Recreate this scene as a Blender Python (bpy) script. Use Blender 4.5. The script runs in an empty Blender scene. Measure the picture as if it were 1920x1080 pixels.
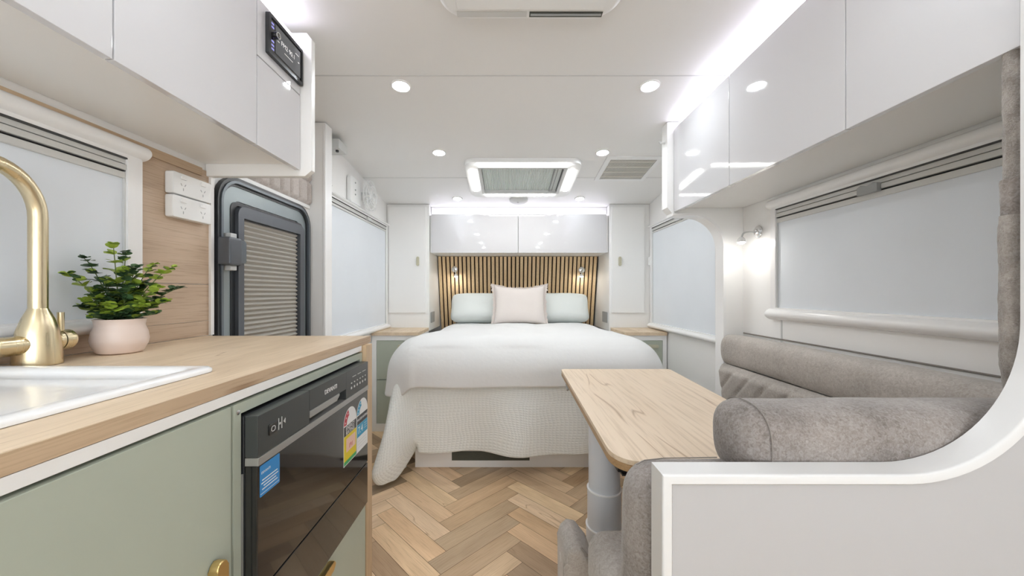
import bpy, bmesh, math, random
from mathutils import Vector, Matrix, noise
random.seed(7)
PI = math.pi
C = bpy.context.scene.collection
scene = bpy.context.scene

# ------------------------------------------------------------------ camera, world, exposure
F = 690.0                      # focal length in pixels of the 1920 wide frame
EYE = 1.07
cam_d = bpy.data.cameras.new('camera'); cam = bpy.data.objects.new('camera', cam_d); C.objects.link(cam)
cam.location = (0, 0, EYE); cam.rotation_euler = (PI/2, 0, 0)
cam_d.sensor_width = 36; cam_d.lens = F/1920*36
cam_d.shift_x = 10/1920; cam_d.shift_y = 8/1920; cam_d.clip_start = 0.02
scene.camera = cam
w = bpy.data.worlds.new('world'); scene.world = w; w.use_nodes = True
w.node_tree.nodes['Background'].inputs[0].default_value = (0.85, 0.92, 1, 1)
w.node_tree.nodes['Background'].inputs[1].default_value = 1.0
scene.view_settings.view_transform = 'Standard'; scene.view_settings.look = 'None'
scene.view_settings.exposure = 2.34; scene.view_settings.gamma = 1
scene.cycles.use_denoising = True
scene.cycles.max_bounces = 14; scene.cycles.diffuse_bounces = 9; scene.cycles.glossy_bounces = 5
scene.cycles.caustics_reflective = False; scene.cycles.sample_clamp_indirect = 6
DOWN = 36.0; COVE = 2.4; HATCH = 5.5; LAMP = 34.0; REAR_FILL = 0.95

# ------------------------------------------------------------------ materials
def mat(name, col, rough=0.5, metal=0.0, spec=0.5, coat=0.0, var=0.0, vscale=6, bump=0.0, bscale=80, emit=0, ecol=None, aniso=None):
    m = bpy.data.materials.new(name); m.use_nodes = True
    nt = m.node_tree; N = nt.nodes; L = nt.links; b = N['Principled BSDF']
    b.inputs['Base Color'].default_value = (*col, 1); b.inputs['Roughness'].default_value = rough
    b.inputs['Metallic'].default_value = metal; b.inputs['Specular IOR Level'].default_value = spec
    b.inputs['Coat Weight'].default_value = coat; b.inputs['Coat Roughness'].default_value = 0.03
    tc = N.new('ShaderNodeTexCoord')
    n = N.new('ShaderNodeTexNoise'); n.inputs['Scale'].default_value = vscale; n.inputs['Detail'].default_value = 4
    L.new(tc.outputs['Object'], n.inputs['Vector'])
    if var:
        r = N.new('ShaderNodeValToRGB')
        r.color_ramp.elements[0].position = 0.3; r.color_ramp.elements[1].position = 0.7
        r.color_ramp.elements[0].color = (*[c*(1-var) for c in col], 1)
        r.color_ramp.elements[1].color = (*[min(1, c*(1+var)) for c in col], 1)
        L.new(n.outputs['Fac'], r.inputs['Fac']); L.new(r.outputs['Color'], b.inputs['Base Color'])
    if bump:
        n2 = N.new('ShaderNodeTexNoise'); n2.inputs['Scale'].default_value = bscale; n2.inputs['Detail'].default_value = 3
        L.new(tc.outputs['Object'], n2.inputs['Vector'])
        bp = N.new('ShaderNodeBump'); bp.inputs['Strength'].default_value = bump; bp.inputs['Distance'].default_value = 0.004
        L.new(n2.outputs['Fac'], bp.inputs['Height']); L.new(bp.outputs['Normal'], b.inputs['Normal'])
    if aniso is not None:     # brushed lines
        mp = N.new('ShaderNodeMapping'); mp.inputs['Scale'].default_value = aniso
        L.new(tc.outputs['Object'], mp.inputs['Vector'])
        n3 = N.new('ShaderNodeTexNoise'); n3.inputs['Scale'].default_value = 30
        L.new(mp.outputs['Vector'], n3.inputs['Vector'])
        mr = N.new('ShaderNodeMapRange'); mr.inputs['To Min'].default_value = rough*0.75; mr.inputs['To Max'].default_value = rough*1.35
        L.new(n3.outputs['Fac'], mr.inputs['Value']); L.new(mr.outputs['Result'], b.inputs['Roughness'])
    if emit:
        b.inputs['Emission Color'].default_value = (*(ecol or col), 1); b.inputs['Emission Strength'].default_value = emit
    return m

def wood(name, light, dark, axis='y', rough=0.45, scale=1.0, crack=0.6, attr=False):
    """oak print: long soft figure, fine pores and a few dark cracks running along one axis"""
    m = bpy.data.materials.new(name); m.use_nodes = True
    nt = m.node_tree; N = nt.nodes; L = nt.links; b = N['Principled BSDF']
    b.inputs['Roughness'].default_value = rough
    tc = N.new('ShaderNodeTexCoord')
    src = tc.outputs['UV'] if attr else tc.outputs['Object']
    def mapped(lo, hi):
        mp = N.new('ShaderNodeMapping')
        s = {'x': (lo, hi, hi), 'y': (hi, lo, hi), 'z': (hi, hi, lo)}[axis]
        mp.inputs['Scale'].default_value = [q*scale for q in s]
        L.new(src, mp.inputs['Vector']); return mp.outputs['Vector']
    n1 = N.new('ShaderNodeTexNoise'); n1.inputs['Scale'].default_value = 1; n1.inputs['Detail'].default_value = 5; n1.inputs['Distortion'].default_value = 0.6
    L.new(mapped(1.6, 11), n1.inputs['Vector'])
    r1 = N.new('ShaderNodeValToRGB'); r1.color_ramp.elements[0].position = 0.3; r1.color_ramp.elements[1].position = 0.72
    r1.color_ramp.elements[0].color = (*dark, 1); r1.color_ramp.elements[1].color = (*light, 1)
    L.new(n1.outputs['Fac'], r1.inputs['Fac'])
    n2 = N.new('ShaderNodeTexNoise'); n2.inputs['Scale'].default_value = 1; n2.inputs['Detail'].default_value = 3
    L.new(mapped(9, 240), n2.inputs['Vector'])
    r2 = N.new('ShaderNodeValToRGB'); r2.color_ramp.elements[0].position = 0.33; r2.color_ramp.elements[1].position = 0.5
    r2.color_ramp.elements[0].color = (0.80, 0.77, 0.73, 1); r2.color_ramp.elements[1].color = (1, 1, 1, 1)
    L.new(n2.outputs['Fac'], r2.inputs['Fac'])
    mx = N.new('ShaderNodeMixRGB'); mx.blend_type = 'MULTIPLY'; mx.inputs[0].default_value = 0.8
    L.new(r1.outputs['Color'], mx.inputs[1]); L.new(r2.outputs['Color'], mx.inputs[2])
    n3 = N.new('ShaderNodeTexNoise'); n3.inputs['Scale'].default_value = 1; n3.inputs['Detail'].default_value = 2; n3.inputs['Distortion'].default_value = 0.3
    L.new(mapped(1.1, 9), n3.inputs['Vector'])
    r3 = N.new('ShaderNodeValToRGB'); e = r3.color_ramp.elements
    e[0].position = 0.493; e[0].color = (1, 1, 1, 1); e[1].position = 0.507; e[1].color = (1, 1, 1, 1)
    q = e.new(0.5); q.color = (0.55, 0.45, 0.36, 1)
    L.new(n3.outputs['Fac'], r3.inputs['Fac'])
    n4 = N.new('ShaderNodeTexNoise'); n4.inputs['Scale'].default_value = 3.1
    L.new(src, n4.inputs['Vector'])
    r4 = N.new('ShaderNodeValToRGB'); r4.color_ramp.elements[0].position = 0.52; r4.color_ramp.elements[1].position = 0.6
    L.new(n4.outputs['Fac'], r4.inputs['Fac'])
    ml = N.new('ShaderNodeMath'); ml.operation = 'MULTIPLY'; ml.inputs[1].default_value = crack
    L.new(r4.outputs['Color'], ml.inputs[0])
    mx2 = N.new('ShaderNodeMixRGB'); mx2.blend_type = 'MULTIPLY'
    L.new(ml.outputs[0], mx2.inputs[0]); L.new(mx.outputs[0], mx2.inputs[1]); L.new(r3.outputs['Color'], mx2.inputs[2])
    out = mx2.outputs[0]
    if attr:
        a = N.new('ShaderNodeVertexColor'); a.layer_name = 'tone'
        mx3 = N.new('ShaderNodeMixRGB'); mx3.blend_type = 'MULTIPLY'; mx3.inputs[0].default_value = 1
        L.new(out, mx3.inputs[1]); L.new(a.outputs['Color'], mx3.inputs[2]); out = mx3.outputs[0]
    L.new(out, b.inputs['Base Color'])
    bp = N.new('ShaderNodeBump'); bp.inputs['Strength'].default_value = 0.12; bp.inputs['Distance'].default_value = 0.002
    L.new(n2.outputs['Fac'], bp.inputs['Height']); L.new(bp.outputs['Normal'], b.inputs['Normal'])
    return m

def suede(name, light, dark, bump=0.5, fine=170, patch=5.0):
    m = bpy.data.materials.new(name); m.use_nodes = True
    nt = m.node_tree; N = nt.nodes; L = nt.links; b = N['Principled BSDF']
    b.inputs['Roughness'].default_value = 0.75; b.inputs['Sheen Weight'].default_value = 0.25
    b.inputs['Specular IOR Level'].default_value = 0.3
    tc = N.new('ShaderNodeTexCoord')
    n1 = N.new('ShaderNodeTexNoise'); n1.inputs['Scale'].default_value = patch; n1.inputs['Detail'].default_value = 5
    L.new(tc.outputs['Object'], n1.inputs['Vector'])
    n2 = N.new('ShaderNodeTexNoise'); n2.inputs['Scale'].default_value = fine; n2.inputs['Detail'].default_value = 3; n2.inputs['Distortion'].default_value = 1.2
    L.new(tc.outputs['Object'], n2.inputs['Vector'])
    r1 = N.new('ShaderNodeValToRGB'); r1.color_ramp.elements[0].position = 0.35; r1.color_ramp.elements[1].position = 0.65
    r1.color_ramp.elements[0].color = (*dark, 1); r1.color_ramp.elements[1].color = (*light, 1)
    ad = N.new('ShaderNodeMixRGB'); ad.blend_type = 'LINEAR_LIGHT'; ad.inputs[0].default_value = 0.16
    L.new(n1.outputs['Fac'], r1.inputs['Fac']); L.new(r1.outputs['Color'], ad.inputs[1]); L.new(n2.outputs['Fac'], ad.inputs[2])
    L.new(ad.outputs[0], b.inputs['Base Color'])
    bp = N.new('ShaderNodeBump'); bp.inputs['Strength'].default_value = bump; bp.inputs['Distance'].default_value = 0.0015
    L.new(n2.outputs['Fac'], bp.inputs['Height']); L.new(bp.outputs['Normal'], b.inputs['Normal'])
    return m

def waffle(name, col, k=260, strength=0.6, dist=0.004):
    m = bpy.data.materials.new(name); m.use_nodes = True
    nt = m.node_tree; N = nt.nodes; L = nt.links; b = N['Principled BSDF']
    b.inputs['Base Color'].default_value = (*col, 1); b.inputs['Roughness'].default_value = 0.9
    b.inputs['Specular IOR Level'].default_value = 0.2
    tc = N.new('ShaderNodeTexCoord')
    nz = N.new('ShaderNodeTexNoise'); nz.inputs['Scale'].default_value = 9; L.new(tc.outputs['UV'], nz.inputs['Vector'])
    mxv = N.new('ShaderNodeMixRGB'); mxv.inputs[0].default_value = 0.035
    L.new(tc.outputs['UV'], mxv.inputs[1]); L.new(nz.outputs['Color'], mxv.inputs[2])
    sp = N.new('ShaderNodeSeparateXYZ'); L.new(mxv.outputs[0], sp.inputs[0])
    def sn(o, kk):
        a = N.new('ShaderNodeMath'); a.operation = 'MULTIPLY'; a.inputs[1].default_value = kk; L.new(o, a.inputs[0])
        s = N.new('ShaderNodeMath'); s.operation = 'SINE'; L.new(a.outputs[0], s.inputs[0])
        p = N.new('ShaderNodeMath'); p.operation = 'ABSOLUTE'; L.new(s.outputs[0], p.inputs[0]); return p.outputs[0]
    mu = N.new('ShaderNodeMath'); mu.operation = 'MULTIPLY'
    L.new(sn(sp.outputs['X'], k), mu.inputs[0]); L.new(sn(sp.outputs['Y'], k), mu.inputs[1])
    bp = N.new('ShaderNodeBump'); bp.inputs['Strength'].default_value = strength; bp.inputs['Distance'].default_value = dist
    L.new(mu.outputs[0], bp.inputs['Height']); L.new(bp.outputs['Normal'], b.inputs['Normal'])
    return m

M = {}
M['ceil'] = mat('ceiling_vinyl', (0.80, 0.80, 0.79), 0.35, spec=0.4)
M['wall'] = mat('wall_laminate', (0.85, 0.845, 0.835), 0.4)
M['white'] = mat('white_laminate', (0.83, 0.83, 0.82), 0.35)
M['gloss'] = mat('gloss_white_acrylic', (0.65, 0.65, 0.67), 0.04, spec=0.6, coat=0.6)
M['trim'] = mat('white_trim', (0.86, 0.86, 0.86), 0.25)
M['plastic'] = mat('white_plastic', (0.82, 0.83, 0.83), 0.3)
M['blind'] = mat('blind_cloth', (0.74, 0.78, 0.825), 0.8, var=0.02, vscale=3)
M['bar'] = mat('blind_bar', (0.62, 0.62, 0.60), 0.35)
M['gasket'] = mat('dark_gap', (0.05, 0.05, 0.05), 0.5)
M['grey'] = mat('grey_plastic', (0.35, 0.36, 0.36), 0.4)
M['lgrey'] = mat('light_grey_plastic', (0.60, 0.61, 0.60), 0.4)
M['oak'] = wood('oak_worktop', (0.78, 0.63, 0.46), (0.62, 0.48, 0.33), 'y', crack=0.8)
M['oak_edge'] = wood('oak_edging', (0.60, 0.45, 0.30), (0.42, 0.30, 0.20), 'y', crack=0.9)
M['oak_back'] = wood('oak_splashback', (0.60, 0.46, 0.34), (0.46, 0.34, 0.24), 'y', crack=0.5)
M['oak_z'] = wood('oak_upright', (0.60, 0.44, 0.28), (0.45, 0.32, 0.20), 'z', crack=0.3)
M['oak_table'] = wood('oak_table', (0.76, 0.62, 0.47), (0.69, 0.55, 0.405), 'y', crack=0.9, rough=0.4, scale=0.55)
M['slat'] = wood('oak_slat', (0.80, 0.60, 0.36), (0.62, 0.44, 0.25), 'z', crack=0)
M['felt'] = mat('black_felt', (0.025, 0.015, 0.012), 0.95)
M['floor'] = wood('oak_floor', (0.90, 0.68, 0.46), (0.66, 0.47, 0.30), 'x', crack=0.7, rough=0.42, attr=True, scale=1.0)
M['sage'] = mat('sage_laminate', (0.42, 0.46, 0.385), 0.45, var=0.02, vscale=2)
M['brass'] = mat('brushed_brass', (0.74, 0.63, 0.42), 0.26, metal=1.0, aniso=(1, 1, 0.02))
M['brass_pull'] = mat('brass_pull', (0.72, 0.52, 0.22), 0.3, metal=0.9)
M['sink'] = mat('white_sink', (0.86, 0.87, 0.88), 0.2, coat=0.3)
M['pot'] = mat('blush_ceramic', (0.72, 0.60, 0.54), 0.35, var=0.03)
M['leaf_d'] = mat('dark_leaf', (0.06, 0.125, 0.05), 0.45, var=0.4, vscale=40)
M['leaf_b'] = mat('bright_leaf', (0.36, 0.48, 0.07), 0.45, var=0.35, vscale=40)
M['stem'] = mat('stem', (0.12, 0.16, 0.05), 0.6)
M['black'] = mat('black_gloss', (0.012, 0.012, 0.013), 0.08, spec=0.6, coat=0.5)
M['blackm'] = mat('black_satin', (0.02, 0.022, 0.025), 0.35)
M['panelgrey'] = mat('dark_grey_fascia', (0.045, 0.05, 0.05), 0.28, spec=0.6)
M['silver'] = mat('silver_strip', (0.42, 0.42, 0.41), 0.35, metal=0.6)
M['chrome'] = mat('chrome', (0.8, 0.8, 0.8), 0.12, metal=1)
M['suede'] = suede('taupe_suede', (0.30, 0.268, 0.25), (0.18, 0.158, 0.145), patch=9.0)
M['suede_s'] = suede('taupe_suede_smooth', (0.44, 0.40, 0.365), (0.34, 0.31, 0.28), bump=0.2, fine=120, patch=4)
M['suede_d'] = mat('suede_seam', (0.25, 0.225, 0.205), 0.8)
M['fleece'] = suede('taupe_fleece', (0.40, 0.365, 0.335), (0.24, 0.215, 0.195), bump=1.0, fine=300, patch=25)
M['duvet'] = mat('white_cotton', (0.75, 0.755, 0.755), 0.9, spec=0.2, bump=0.25, bscale=45)
M['spread'] = waffle('grey_waffle', (0.84, 0.87, 0.86), k=420, strength=0.5, dist=0.003)
M['pillow'] = mat('mint_cotton', (0.73, 0.765, 0.745), 0.9, spec=0.2, bump=0.35, bscale=30)
M['blush'] = mat('blush_linen', (0.72, 0.665, 0.63), 0.95, spec=0.1, bump=0.3, bscale=300)
M['darkmetal'] = mat('dark_metal', (0.10, 0.11, 0.125), 0.3, metal=0.3)
M['frame_blue'] = mat('slate_frame', (0.13, 0.15, 0.17), 0.3, metal=0.3)
M['frame_lite'] = mat('door_reveal', (0.25, 0.29, 0.30), 0.28, metal=0.3)
M['pleat'] = mat('pleated_blind', (0.42, 0.40, 0.36), 0.8)
M['hatchcloth'] = mat('hatch_blind', (0.70, 0.74, 0.72), 0.8)
M['pad'] = suede('beige_pad', (0.52, 0.47, 0.44), (0.46, 0.42, 0.39), bump=0.15)
M['vent'] = mat('vent_grille', (0.66, 0.64, 0.58), 0.5)
M['ventdark'] = mat('vent_dark', (0.07, 0.075, 0.06), 0.5)
M['column'] = mat('grey_column', (0.64, 0.66, 0.70), 0.35)
M['screen'] = mat('stereo_screen', (0.10, 0.11, 0.125), 0.1, coat=0.5)
M['blueglow'] = mat('stereo_buttons', (0.2, 0.2, 0.5), 0.4, emit=0.12, ecol=(0.35, 0.35, 0.9))
M['screentext'] = mat('stereo_text', (0.5, 0.5, 0.5), 0.4, emit=0.12, ecol=(0.8, 0.85, 0.9))
M['s_blue'] = mat('sticker_blue', (0.03, 0.22, 0.52), 0.4)
M['s_cyan'] = mat('sticker_cyan', (0.03, 0.30, 0.50), 0.4)
M['s_white'] = mat('sticker_white', (0.75, 0.76, 0.76), 0.4)
M['s_yellow'] = mat('sticker_yellow', (0.70, 0.55, 0.02), 0.4)
M['s_green'] = mat('sticker_green', (0.05, 0.35, 0.12), 0.4)
M['s_red'] = mat('sticker_red', (0.45, 0.03, 0.05), 0.4)
M['s_black'] = mat('sticker_black', (0.04, 0.04, 0.045), 0.4)
M['s_pink'] = mat('sticker_pink', (0.75, 0.50, 0.42), 0.4)
M['down'] = mat('downlight_glow', (1, 1, 1), 0.5, emit=DOWN, ecol=(0.90, 0.96, 1.0))
M['cove_bed'] = mat('cove_glow_soft', (1, 1, 1), 0.5, emit=COVE*0.45, ecol=(0.88, 0.84, 1.0))
M['down_bed'] = mat('downlight_glow_soft', (1, 1, 1), 0.5, emit=DOWN*0.24, ecol=(0.90, 0.96, 1.0))
M['divider'] = mat('divider_laminate', (0.47, 0.47, 0.48), 0.35)
M['pull_pale'] = mat('pale_brass_pull', (0.50, 0.48, 0.36), 0.35)
M['cove'] = mat('cove_glow', (1, 1, 1), 0.5, emit=COVE, ecol=(0.88, 0.84, 1.0))
M['hatchled'] = mat('hatch_glow', (1, 1, 1), 0.5, emit=HATCH, ecol=(1.0, 0.99, 0.96))
M['day'] = mat('daylit_pane', (0.8, 0.85, 0.9), 0.3, emit=REAR_FILL, ecol=(0.92, 0.96, 1.0))  # glow of the added rear panes, a fill for the near end
M['lamp'] = mat('lamp_glow', (1, 1, 1), 0.5, emit=LAMP, ecol=(1.0, 0.97, 0.92))

# ------------------------------------------------------------------ helpers
ORG = {}
def root(name, loc, label, cat, group=None, kind=None):
    o = bpy.data.objects.new(name, None); C.objects.link(o); o.location = loc
    o.empty_display_size = 0.05
    if label: o['label'] = label
    if cat: o['category'] = cat
    if group: o['group'] = group
    if kind: o['kind'] = kind
    ORG[o.name] = Vector(loc); return o
def obj(name, bm, m, parent=None, smooth=40, label=None, cat=None, group=None, kind=None):
    """links a bmesh in world coordinates as one object; top-level ones get their origin at the base"""
    me = bpy.data.meshes.new(name)
    if parent is not None:
        org = ORG[parent.name]; loc = None
    else:
        vs = [v.co for v in bm.verts]
        org = Vector(((min(v.x for v in vs)+max(v.x for v in vs))/2, (min(v.y for v in vs)+max(v.y for v in vs))/2, min(v.z for v in vs)))
    bmesh.ops.translate(bm, verts=bm.verts, vec=-org)
    bmesh.ops.recalc_face_normals(bm, faces=bm.faces)
    bm.to_mesh(me); bm.free()
    me.materials.append(m)
    if smooth:
        for p in me.polygons: p.use_smooth = True
        me.set_sharp_from_angle(angle=math.radians(smooth))
    o = bpy.data.objects.new(name, me); C.objects.link(o)
    if smooth and smooth <= 60:
        wn = o.modifiers.new('normals', 'WEIGHTED_NORMAL'); wn.keep_sharp = True; wn.weight = 100
    if parent is not None: o.parent = parent
    else: o.location = org
    ORG[o.name] = org
    if label: o['label'] = label
    if cat: o['category'] = cat
    if group: o['group'] = group
    if kind: o['kind'] = kind
    return o
def struct(name, bm, m, parent=None, smooth=40): return obj(name, bm, m, parent, smooth, kind='structure' if parent is None else None)
def copy_tree(o, parent=None):
    c = o.copy(); C.objects.link(c); c.parent = parent
    for ch in [x for x in bpy.data.objects if x.parent == o]: copy_tree(ch, c)
    return c
def merge(bm, other):
    me = bpy.data.meshes.new('tmp'); other.to_mesh(me); other.free(); bm.from_mesh(me); bpy.data.meshes.remove(me)
def box(lo, hi, r=0.0, seg=2, bm=None):
    b = bmesh.new(); bmesh.ops.create_cube(b, size=1)
    lo, hi = [min(a, c) for a, c in zip(lo, hi)], [max(a, c) for a, c in zip(lo, hi)]
    for v in b.verts:
        v.co = Vector([lo[i] + (v.co[i]+0.5)*(hi[i]-lo[i]) for i in range(3)])
    if r > 0:
        r = min(r, 0.49*min(hi[i]-lo[i] for i in range(3)))
        bmesh.ops.bevel(b, geom=list(b.edges), offset=r, segments=seg, profile=0.5, affect='EDGES')
    if bm is None: return b
    merge(bm, b); return bm
def P3(axis, a, p):     # 2d point p in the plane normal to axis at a
    return {'x': (a, p[0], p[1]), 'y': (p[0], a, p[1]), 'z': (p[0], p[1], a)}[axis]
def prism(pts, axis, a0, a1, bevel=0.0, bm=None):
    b = bmesh.new()
    v0 = [b.verts.new(P3(axis, a0, p)) for p in pts]; v1 = [b.verts.new(P3(axis, a1, p)) for p in pts]
    n = len(pts)
    f0 = b.faces.new(v0); f1 = b.faces.new(v1[::-1])
    for i in range(n): b.faces.new((v0[i], v1[i], v1[(i+1) % n], v0[(i+1) % n]))
    if bevel:
        es = [e for f in (f0, f1) for e in f.edges]
        bmesh.ops.bevel(b, geom=list(set(es)), offset=bevel, segments=2, profile=0.5, affect='EDGES')
    if bm is None: return b
    merge(bm, b); return bm
def rrect(a0, a1, b0, b1, r, n=6):
    if isinstance(r, (int, float)): r = (r,)*4      # corners: low-low, high-low, high-high, low-high
    out = []
    for (cx, cy, rr, t0) in ((a0+r[0], b0+r[0], r[0], PI), (a1-r[1], b0+r[1], r[1], 1.5*PI), (a1-r[2], b1-r[2], r[2], 0), (a0+r[3], b1-r[3], r[3], 0.5*PI)):
        for k in range(n+1):
            t = t0 + k/n*PI/2; out.append((cx+rr*math.cos(t), cy+rr*math.sin(t)))
    return out
def ring(outer, inner, axis, a0, a1, bm=None, a0i=None, a1i=None):
    b = bmesh.new(); n = len(outer)
    a0i = a0 if a0i is None else a0i; a1i = a1 if a1i is None else a1i
    O0 = [b.verts.new(P3(axis, a0, p)) for p in outer]; O1 = [b.verts.new(P3(axis, a1, p)) for p in outer]
    I0 = [b.verts.new(P3(axis, a0i, p)) for p in inner]; I1 = [b.verts.new(P3(axis, a1i, p)) for p in inner]
    for i in range(n):
        j = (i+1) % n
        b.faces.new((O0[i], O0[j], O1[j], O1[i])); b.faces.new((I0[i], I1[i], I1[j], I0[j]))
        b.faces.new((O1[i], O1[j], I1[j], I1[i])); b.faces.new((O0[i], I0[i], I0[j], O0[j]))
    if bm is None: return b
    merge(bm, b); return bm
def lathe(prof, c=(0, 0, 0), seg=32, axis='z', bm=None):
    """prof: list of (radius, height); closed with caps when radius is not 0"""
    b = bmesh.new(); rings = []
    for r, h in prof:
        if r < 1e-6: rings.append([b.verts.new((0, 0, h))])
        else: rings.append([b.verts.new((r*math.cos(2*PI*k/seg), r*math.sin(2*PI*k/seg), h)) for k in range(seg)])
    for A, B in zip(rings, rings[1:]):
        for k in range(seg):
            j = (k+1) % seg
            if len(A) == 1 and len(B) == 1: continue
            if len(A) == 1: b.faces.new((A[0], B[k], B[j]))
            elif len(B) == 1: b.faces.new((A[k], A[j], B[0]))
            else: b.faces.new((A[k], A[j], B[j], B[k]))
    if len(rings[0]) > 1: b.faces.new(rings[0][::-1])
    if len(rings[-1]) > 1: b.faces.new(rings[-1])
    R = {'z': Matrix.Identity(3), 'y': Matrix.Rotation(-PI/2, 3, 'X'), 'x': Matrix.Rotation(PI/2, 3, 'Y')}[axis]
    for v in b.verts: v.co = R @ v.co + Vector(c)
    if bm is None: return b
    merge(bm, b); return bm
def tube(pts, rad, seg=12, bm=None, cap=True):
    b = bmesh.new(); pts = [Vector(p) for p in pts]; n = len(pts)
    rads = rad if isinstance(rad, (list, tuple)) else [rad]*n
    t0 = (pts[1]-pts[0]).normalized(); up = Vector((0, 0, 1)) if abs(t0.z) < 0.9 else Vector((1, 0, 0))
    nx = t0.cross(up).normalized(); rings = []
    for i, p in enumerate(pts):
        t = (pts[min(i+1, n-1)]-pts[max(i-1, 0)]).normalized()
        nx = (nx - t*nx.dot(t)).normalized(); ny = t.cross(nx)
        rings.append([b.verts.new(p + rads[i]*(math.cos(2*PI*k/seg)*nx + math.sin(2*PI*k/seg)*ny)) for k in range(seg)])
    for A, B in zip(rings, rings[1:]):
        for k in range(seg): b.faces.new((A[k], A[(k+1) % seg], B[(k+1) % seg], B[k]))
    if cap: b.faces.new(rings[0][::-1]); b.faces.new(rings[-1])
    if bm is None: return b
    merge(bm, b); return bm
def grid(fn, nu, nv, uv=False, closed_u=False):
    b = bmesh.new(); V = [[b.verts.new(fn(i/nu, j/nv)) for j in range(nv+1)] for i in range(nu if closed_u else nu+1)]
    lay = b.loops.layers.uv.new('UVMap') if uv else None
    for i in range(nu):
        i2 = (i+1) % nu if closed_u else i+1
        for j in range(nv):
            f = b.faces.new((V[i][j], V[i2][j], V[i2][j+1], V[i][j+1]))
            if uv:
                for l, (a, c) in zip(f.loops, ((i, j), (i+1, j), (i+1, j+1), (i, j+1))): l[lay].uv = (a/nu, c/nv)
    return b
def text(body, size, origin, right, up, m, parent, name='lettering', depth=0.0004, align='LEFT'):
    cu = bpy.data.curves.new('t', 'FONT'); cu.body = body; cu.size = size; cu.extrude = depth; cu.align_x = align
    o = bpy.data.objects.new('t', cu); C.objects.link(o)
    me = bpy.data.meshes.new_from_object(o, depsgraph=bpy.context.evaluated_depsgraph_get())
    bpy.data.objects.remove(o)
    b = bmesh.new(); b.from_mesh(me); bpy.data.meshes.remove(me)
    R, U = Vector(right).normalized(), Vector(up).normalized(); Nn = R.cross(U)
    for v in b.verts: v.co = Vector(origin) + R*v.co.x + U*v.co.y + Nn*v.co.z
    return obj(name, b, m, parent, smooth=0)
def ss(a, b, x):
    t = max(0, min(1, (x-a)/(b-a))); return t*t*(3-2*t)
CZ = [(-2.2, 2.0), (1.57, 1.995), (2.4, 1.93), (3.25, 1.827), (4.2, 1.71)]
def cz(y):
    for (a, za), (b, zb) in zip(CZ, CZ[1:]):
        if y <= b: return za + (zb-za)*(y-a)/(b-a)
    return CZ[-1][1]
def to_ceiling(bm, y0=None):    # mesh whose z is measured from the ceiling surface
    for v in bm.verts: v.co.z += cz(v.co.y)
    return bm

XL, XR = -1.04, 1.24
# ------------------------------------------------------------------ shell
def floor_mesh():
    b = bmesh.new(); col = b.loops.layers.color.new('tone'); lay = b.loops.layers.uv.new('UVMap')
    W = 0.0885; m = 5; s2 = math.sqrt(0.5); x0, y0 = -0.25, 1.02
    def world(u, v): return (x0 + (u - v)*s2*W, y0 + (u + v)*s2*W)
    R = 34; rnd = random.Random(3)
    def plank(u0, v0, du, dv):
        g = 0.010
        q = [(u0+g, v0+g), (u0+du-g, v0+g), (u0+du-g, v0+dv-g), (u0+g, v0+dv-g)]
        p = [world(*a) for a in q]
        if max(a[0] for a in p) < XL or min(a[0] for a in p) > XR or max(a[1] for a in p) < -1.6 or min(a[1] for a in p) > 2.9: return
        f = b.faces.new([b.verts.new((a[0], a[1], 0)) for a in p])
        t = rnd.uniform(0.70, 1.12); w_ = rnd.uniform(-0.05, 0.03)
        ox, oy = rnd.uniform(0, 50), rnd.uniform(0, 50)
        for l, a in zip(f.loops, q):
            l[col] = (min(1, t), min(1, t*(0.98+w_*0.5)), min(1, t*(0.95+w_)), 1)
            if du > dv: l[lay].uv = (ox + (a[0]-u0)*W, oy + (a[1]-v0)*W)
            else: l[lay].uv = (ox + (a[1]-v0)*W, oy + (a[0]-u0)*W)
    for i in range(-R, R+14):
        for j in range(-R, R+14):
            k = (i-j) % (2*m)
            if k == 0: plank(i, j, m, 1)
            if k == 2*m-1: plank(i, j, 1, m)
    # clip to the room
    for n_, c_ in (((-1, 0, 0), (XL, 0, 0)), ((1, 0, 0), (XR, 0, 0)), ((0, -1, 0), (0, -1.6, 0)), ((0, 1, 0), (0, 2.9, 0))):
        bmesh.ops.bisect_plane(b, geom=list(b.verts)+list(b.edges)+list(b.faces), plane_co=c_, plane_no=n_, clear_outer=True)
    return b
fl = struct('floor', floor_mesh(), M['floor'], smooth=0)
obj('floor_grout', box((XL, -1.6, -0.05), (XR, 3.8, -0.0012)), mat('floor_seam', (0.14, 0.09, 0.05), 0.8), fl, smooth=0)
ys = [c[0] for c in CZ]
def ceil_section(th=0.04):
    b = bmesh.new()
    for (a, za), (c, zc) in zip(CZ, CZ[1:]):
        v = [b.verts.new(p) for p in ((XL-.02, a, za), (XR+.02, a, za), (XR+.02, c, zc), (XL-.02, c, zc), (XL-.02, a, za+th), (XR+.02, a, za+th), (XR+.02, c, zc+th), (XL-.02, c, zc+th))]
        for q in ((0, 1, 2, 3), (4, 7, 6, 5), (0, 4, 5, 1), (1, 5, 6, 2), (2, 6, 7, 3), (3, 7, 4, 0)): b.faces.new([v[k] for k in q])
    return b
ce = struct('ceiling', ceil_section(), M['ceil'], smooth=0)
for y in (1.57, 2.66):
    obj('joint_strip', to_ceiling(box((XL, y-0.003, -0.0015), (XR, y+0.003, 0.003))), M['lgrey'], ce, smooth=0)
struct('wall_left', box((XL-0.05, -1.6, 0), (XL, 3.86, 2.03)), M['wall'])
struct('wall_right', box((XR, -1.6, 0), (XR+0.05, 3.86, 2.03)), M['wall'])
struct('wall_back', box((XL, -1.65, 0), (XR, -1.6, 2.0)), M['wall'])
struct('wall_front', box((XL, 3.825, 0), (XR, 3.86, 1.77)), M['wall'])
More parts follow.
